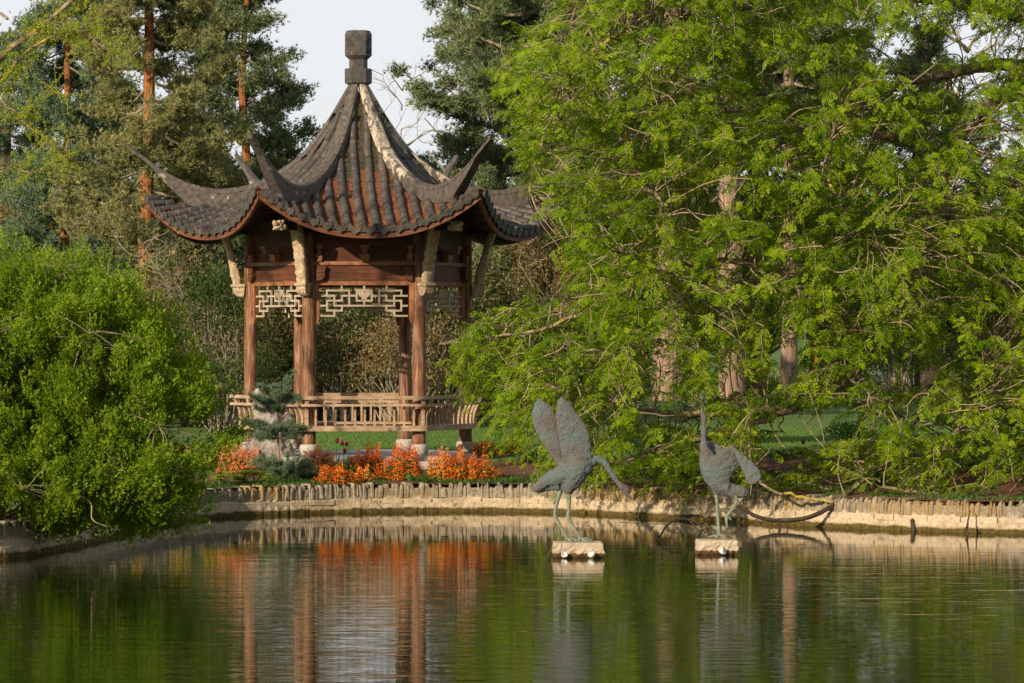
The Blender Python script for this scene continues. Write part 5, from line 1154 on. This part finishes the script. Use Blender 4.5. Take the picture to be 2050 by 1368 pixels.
def tulip(px_, py_, hpx, label, mat=None):
    c_ = onground(px_, py_); H_ = hpx*c_[1]/F; o = thing('tulip', label, 'tulip', c_, 'purple tulips'); wd = Wood(); wd.add(curves(np.zeros((1, 3)), np.array([[rng.normal(0, .02), 0, H_]]), 6, 0, .04), .005, .004, 5); wd.build('stem', M['stem'], o)
    tip = np.array([0, 0, H_]); mb = MB(); mb.lathe([(.006, -.005), (.024, .012), (.030, .03), (.027, .052), (.016, .072), (.02, .08), (.004, .07)], 10, tip); b = mb.build('flower', mat or M['fl_purple'], o, True)
    a_ = b.data.attributes.new('rnd', 'FLOAT', 'POINT'); a_.data.foreach_set('value', rng.random(len(b.data.vertices)).astype(np.float32))
    l = Leaves(); l.add(leafquads(np.zeros((3, 3)), np.array([[.3, -.1, 1], [-.35, 0, 1], [.1, .2, 1.0]]), np.array([[-1, 0, .3], [1, -.3, .3], [0, -1, .2]]), np.full(3, H_*.7), np.full(3, .05))); l.build('leaf', M['lf_bed'], o)
for px_, py_, h_, lab in [(675, 952, 62, 'purple tulip, leftmost of the four above the green leaves'), (685, 954, 60, 'purple tulip, second from left above the green leaves'), (694, 956, 60, 'purple tulip, rightmost above the green leaves'), (690, 958, 47, 'purple tulip standing lowest below the other three'), (520, 955, 42, 'single purple tulip left of the dwarf pine'), (1498, 915, 30, 'dark tulip behind the wing of the upright crane'), (1608, 918, 26, 'dark tulip on the mulch to the right')]:
    tulip(px_, py_, h_, lab)
def bluebell(px_, py_, hpx, label):
    c_ = onground(px_, py_); H_ = hpx*c_[1]/F; o = thing('bluebell', label, 'bluebell', c_, 'pale bluebells'); wd = Wood(); S_ = np.zeros((3, 3)); E_ = np.array([[0, 0, H_], [.09, 0, H_*.8], [-.08, 0, H_*.75]]); cvv = curves(S_, E_, 7, .05, .03); wd.add(cvv, .004, .003, 4); wd.build('stems', M['stem'], o)
    n = 54; ci = rng.integers(0, 3, n); P = cvv[ci, rng.integers(4, 7, n)]+rng.normal(0, .02, (n, 3)); l = Leaves(); l.add(leafquads(P, rdir(n)+[0, 0, -.4], rdir(n), rng.uniform(.02, .035, n), rng.uniform(.012, .02, n))); l.build('flowers', M['fl_blue'], o)
    n = 12; l = Leaves(); a_ = rng.uniform(0, 2*PI, n); l.add(leafquads(np.zeros((n, 3)), np.stack([np.cos(a_)*.5, np.sin(a_)*.5, np.ones(n)], 1), np.stack([-np.cos(a_), -np.sin(a_), np.full(n, .4)], 1), rng.uniform(.12, .22, n), np.full(n, .014))); l.build('leaves', M['lf_bed'], o)
bluebell(630, 950, 48, 'pale bluebells in front of the left column base'); bluebell(728, 948, 40, 'pale bluebells between the tulips and the upright orange clump')
c_ = onground(515, 955); H_ = 66*c_[1]/F; o = thing('seed_head', 'tall pale seed head with radiating stalks beside the dwarf pine', 'seed head', c_); wd = Wood(); E_ = np.array([[.05, 0, H_]]); wd.add(curves(np.zeros((1, 3)), E_, 7, 0, .05), .006, .005, 5); wd.build('stem', M['stem'], o)
wd = Wood(); n = 40; d_ = rdir(n); d_[:, 2] = abs(d_[:, 2])*.9+.1; wd.add(curves(np.repeat(E_, n, 0), E_+unit(d_)*.075, 3, 0, .03), .0025, .004, 4); wd.build('stalks', mat_noise('pale_straw', [(.3, (.35, .33, .15)), (.7, (.5, .48, .25))], 8), o)

# rock behind the dwarf pine
rb0 = onground(540, 925); ro = thing('scholar_rock', 'tall eroded pale grey rock standing behind the dwarf pine', 'rock', rb0); Yr = rb0[1]; k = Yr/F
def rkp(px_, py_): return at(px_, py_, Yr)
mb = MB()
for pts in [[(548, 930, 55), (545, 890, 48), (540, 850, 38), (530, 820, 28), (520, 798, 17), (518, 784, 13), (521, 773, 8)], [(500, 925, 24), (492, 905, 20), (488, 888, 12)], [(560, 840, 26), (578, 858, 20), (585, 880, 18), (588, 900, 18)], [(600, 935, 26), (596, 920, 20)]]:
    P = np.array([rkp(p[0], p[1]) for p in pts]); r_ = np.array([p[2]*k*.86 for p in pts]); Q = spline(P, 5); mb.tube(Q, np.interp(np.linspace(0, len(pts)-1, len(Q)), np.arange(len(pts)), r_), 12)
fuse(mb, 'rock_body', M['rock'], ro, rb0, .02, .10, .16)
# dwarf pine
db = onground(556, 962); dp = thing('dwarf_pine', 'cloud-pruned dwarf pine with tiered blue-green pads in front of the pavilion bench', 'dwarf pine', db); Yd = db[1]; k = Yd/F
def dpt(px_, py_, dy=0): return at(px_, py_, Yd)+np.array([0, dy, 0])-db
wd = Wood(); wd.limb([dpt(557, 966), dpt(559, 930), dpt(557, 895), dpt(556, 860), dpt(556, 830), dpt(548, 795)], .026, .010, 8)
pads = [(548, 800, 44, 16, 700), (530, 780, 24, 12, 260), (572, 782, 22, 22, 300), (583, 800, 20, 10, 220), (580, 760, 10, 18, 120), (540, 818, 30, 8, 300), (535, 855, 42, 12, 650), (590, 855, 34, 11, 480), (500, 850, 24, 12, 260), (555, 870, 55, 10, 500), (598, 800, 14, 8, 100), (530, 925, 36, 16, 520), (590, 930, 44, 22, 750), (620, 945, 26, 18, 330), (560, 945, 50, 16, 500)]
tr = Tris()
for cx_, cy_, rx, ry, n in pads:
    nb3 = max(6, int(n/26)); u = rdir(nb3); u[:, 2] = u[:, 2]*.6+.25; hub = dpt(557+(cx_-557)*.45, min(955, cy_+ry*.8))
    tip = dpt(cx_, cy_, rng.uniform(-.06, .06))+u*np.array([rx*k, rx*k*.8, ry*k*1.15])*rng.uniform(.55, 1.35, (nb3, 1))
    cvv = curves(np.repeat(hub[None], nb3, 0), tip, 9, -.05, .09); wd.add(cvv, .006, .003, 4)
    per = int(n*.75/nb3); ci = np.repeat(np.arange(nb3), per); qi = rng.uniform(2.5, 8, len(ci)); i0 = np.minimum(qi.astype(int), 7); f = (qi-i0)[:, None]
    P = cvv[ci, i0]*(1-f)+cvv[ci, i0+1]*f+rng.normal(0, .012, (len(ci), 3)); ax = unit(unit(cvv[ci, i0+1]-cvv[ci, i0])*.8+[0, 0, .5]+rng.normal(0, .35, (len(ci), 3)))
    V, tn = tuftcloud(P, ax, 9, .085, .0075, np.clip(rng.normal(.45, .2, len(ci))+.25*(qi-5.5)/3, 0, 1)); tr.add(V, tn)
wd.build('trunk', M['bark_grey'], dp); tr.build('needles', M['lf_blue'], dp)

# sticks and dead branches at the water
def deadwood(name, label, lists, mat=M['stake'], cat='dead branch', group=None):
    p0 = at(*lists[0][0][0]); o = thing(name, label, cat, p0, group); wd = Wood()
    for pts, r0, r1 in lists: wd.limb([at(*p) for p in pts], r0, r1, 7, .004)
    wd.build('branch', mat, o, p0)
deadwood('sunken_branch', 'thick dark dead branch arching from the wall into the water right of the upright crane', [([(1478, 1012, 54.2), (1515, 1034, 54.2), (1560, 1042, 54.2), (1615, 1037, 54.2), (1655, 1020, 54.3), (1676, 1004, 54.4)], .028, .036), ([(1558, 1040, 54.2), (1562, 1062, 54.2), (1560, 1085, 54.2)], .022, .014), ([(1570, 1040, 54.3), (1577, 1056, 54.0), (1570, 1078, 53.8)], .010, .006)])
deadwood('sunken_branch', 'looping dead twigs sticking out of the water between the cranes', [([(1320, 1075, 50.8), (1338, 1050, 51.4), (1362, 1040, 51.6), (1388, 1043, 51.6), (1405, 1058, 51.4), (1395, 1078, 51)], .016, .010), ([(1380, 1042, 51.6), (1400, 1062, 51.4), (1418, 1058, 51.4), (1410, 1068, 51.2)], .012, .008), ([(1240, 1046, 52.4), (1330, 1050, 52), (1420, 1051, 51.8), (1530, 1046, 52.4), (1560, 1040, 53)], .006, .004), ([(1300, 1064, 51), (1320, 1044, 51.4), (1350, 1034, 51.6), (1375, 1040, 51.6)], .006, .004), ([(1480, 1060, 51.5), (1510, 1042, 52), (1545, 1030, 52.6)], .005, .003)])
deadwood('wooden_stake', 'dark crooked stick standing in the water against the right wall', [([(1939, 1082, 52.4), (1936, 1062, 52.5), (1938, 1042, 52.6), (1942, 1022, 52.7)], .024, .007), ([(1938, 1050, 52.5), (1932, 1060, 52.4)], .012, .006)], cat='stake')
deadwood('wooden_stake', 'dark stump of a post against the right wall left of the crooked stick', [([(1829, 1072, 53.25), (1828, 1052, 53.3), (1824, 1040, 53.3)], .040, .024)], cat='stake')
deadwood('reed_stem', 'long pale reed leaning from the wall to the water under the tulips', [([(700, 978, 58.6), (716, 1000, 58.5), (738, 1024, 58.2)], .006, .004)], M['twig_red'], 'reed')
deadwood('reed_stem', 'thin reddish stem bent beside the raised-wing crane plinth', [([(1096, 1116, 46.3), (1104, 1100, 46.6), (1118, 1090, 46.7), (1127, 1070, 46.8)], .005, .003)], M['twig_red'], 'reed')
# white and orange post at right
pg = onground(1916, 888, 60, 75); po = thing('marker_post', 'short white-faced orange wooden post on the lawn edge at the right', 'post', pg); mb = MB(); mb.box(.035, .125, -.05, .05, 0, .53); mb.build('post', M['post'], po); mb = MB(); mb.box(-.02, .034, -.055, .045, 0, .545); mb.build('white_face', M['white'], po)
# ground cover of the bed: tiny leaves and grass nobody could count
n = 26000; xs_ = rng.uniform(-6, 10, n); s_ = rng.random(n); ey = np.interp(xs_, EDs[10:-10, 0], EDs[10:-10, 1]); wd_ = np.interp(xs_, [-7, -5, -1, 1, 3, 10], [2.5, 1.2, 1.0, 1.4, 3.5, 4.5]); ys_ = ey+.42+s_**1.5*wd_
pt = np.sin(xs_*2.1+ys_*1.3)+np.sin(xs_*5.3-ys_*2.7); kp = rng.random(n) < np.clip(.45+.35*pt, .03, 1); xs_, ys_ = xs_[kp], ys_[kp]; P = np.stack([xs_, ys_, gz(xs_, ys_)+.02], 1); n = len(P)
l = Leaves(); l.add(leafquads(P, rdir(n)*.6+[0, 0, .8], rdir(n)+[0, 0, .5], rng.uniform(.03, .09, n), rng.uniform(.008, .025, n))); tag(l.build('ground_cover', M['lf_bed']), None, None, kind='stuff')
n = 60000; xs_ = rng.uniform(-5.5, 16, n); ys_ = rng.uniform(62, 84, n); ey = np.interp(xs_, EDs[10:-10, 0], EDs[10:-10, 1]); ok = ys_ > ey+bedw(xs_)-.3; xs_, ys_ = xs_[ok], ys_[ok]
rot = (xs_-PX)**2+(ys_-PY)**2 > 2.8**2; xs_, ys_ = xs_[rot], ys_[rot]; P = np.stack([xs_, ys_, gz(xs_, ys_)], 1); n = len(P); l = Leaves()
l.add(leafquads(P, rdir(n)*.35+[0, 0, 1.0], rdir(n)+[0, -1, 0], rng.uniform(.03, .06, n), np.full(n, .012))); tag(l.build('grass', mat_leaf('grass_blade', [(.05, .11, .02), (.10, .19, .03), (.14, .23, .05)], .3)), None, None, kind='stuff')
print('total polys', sum(len(o.data.polygons) for o in C.objects if o.type == 'MESH'))
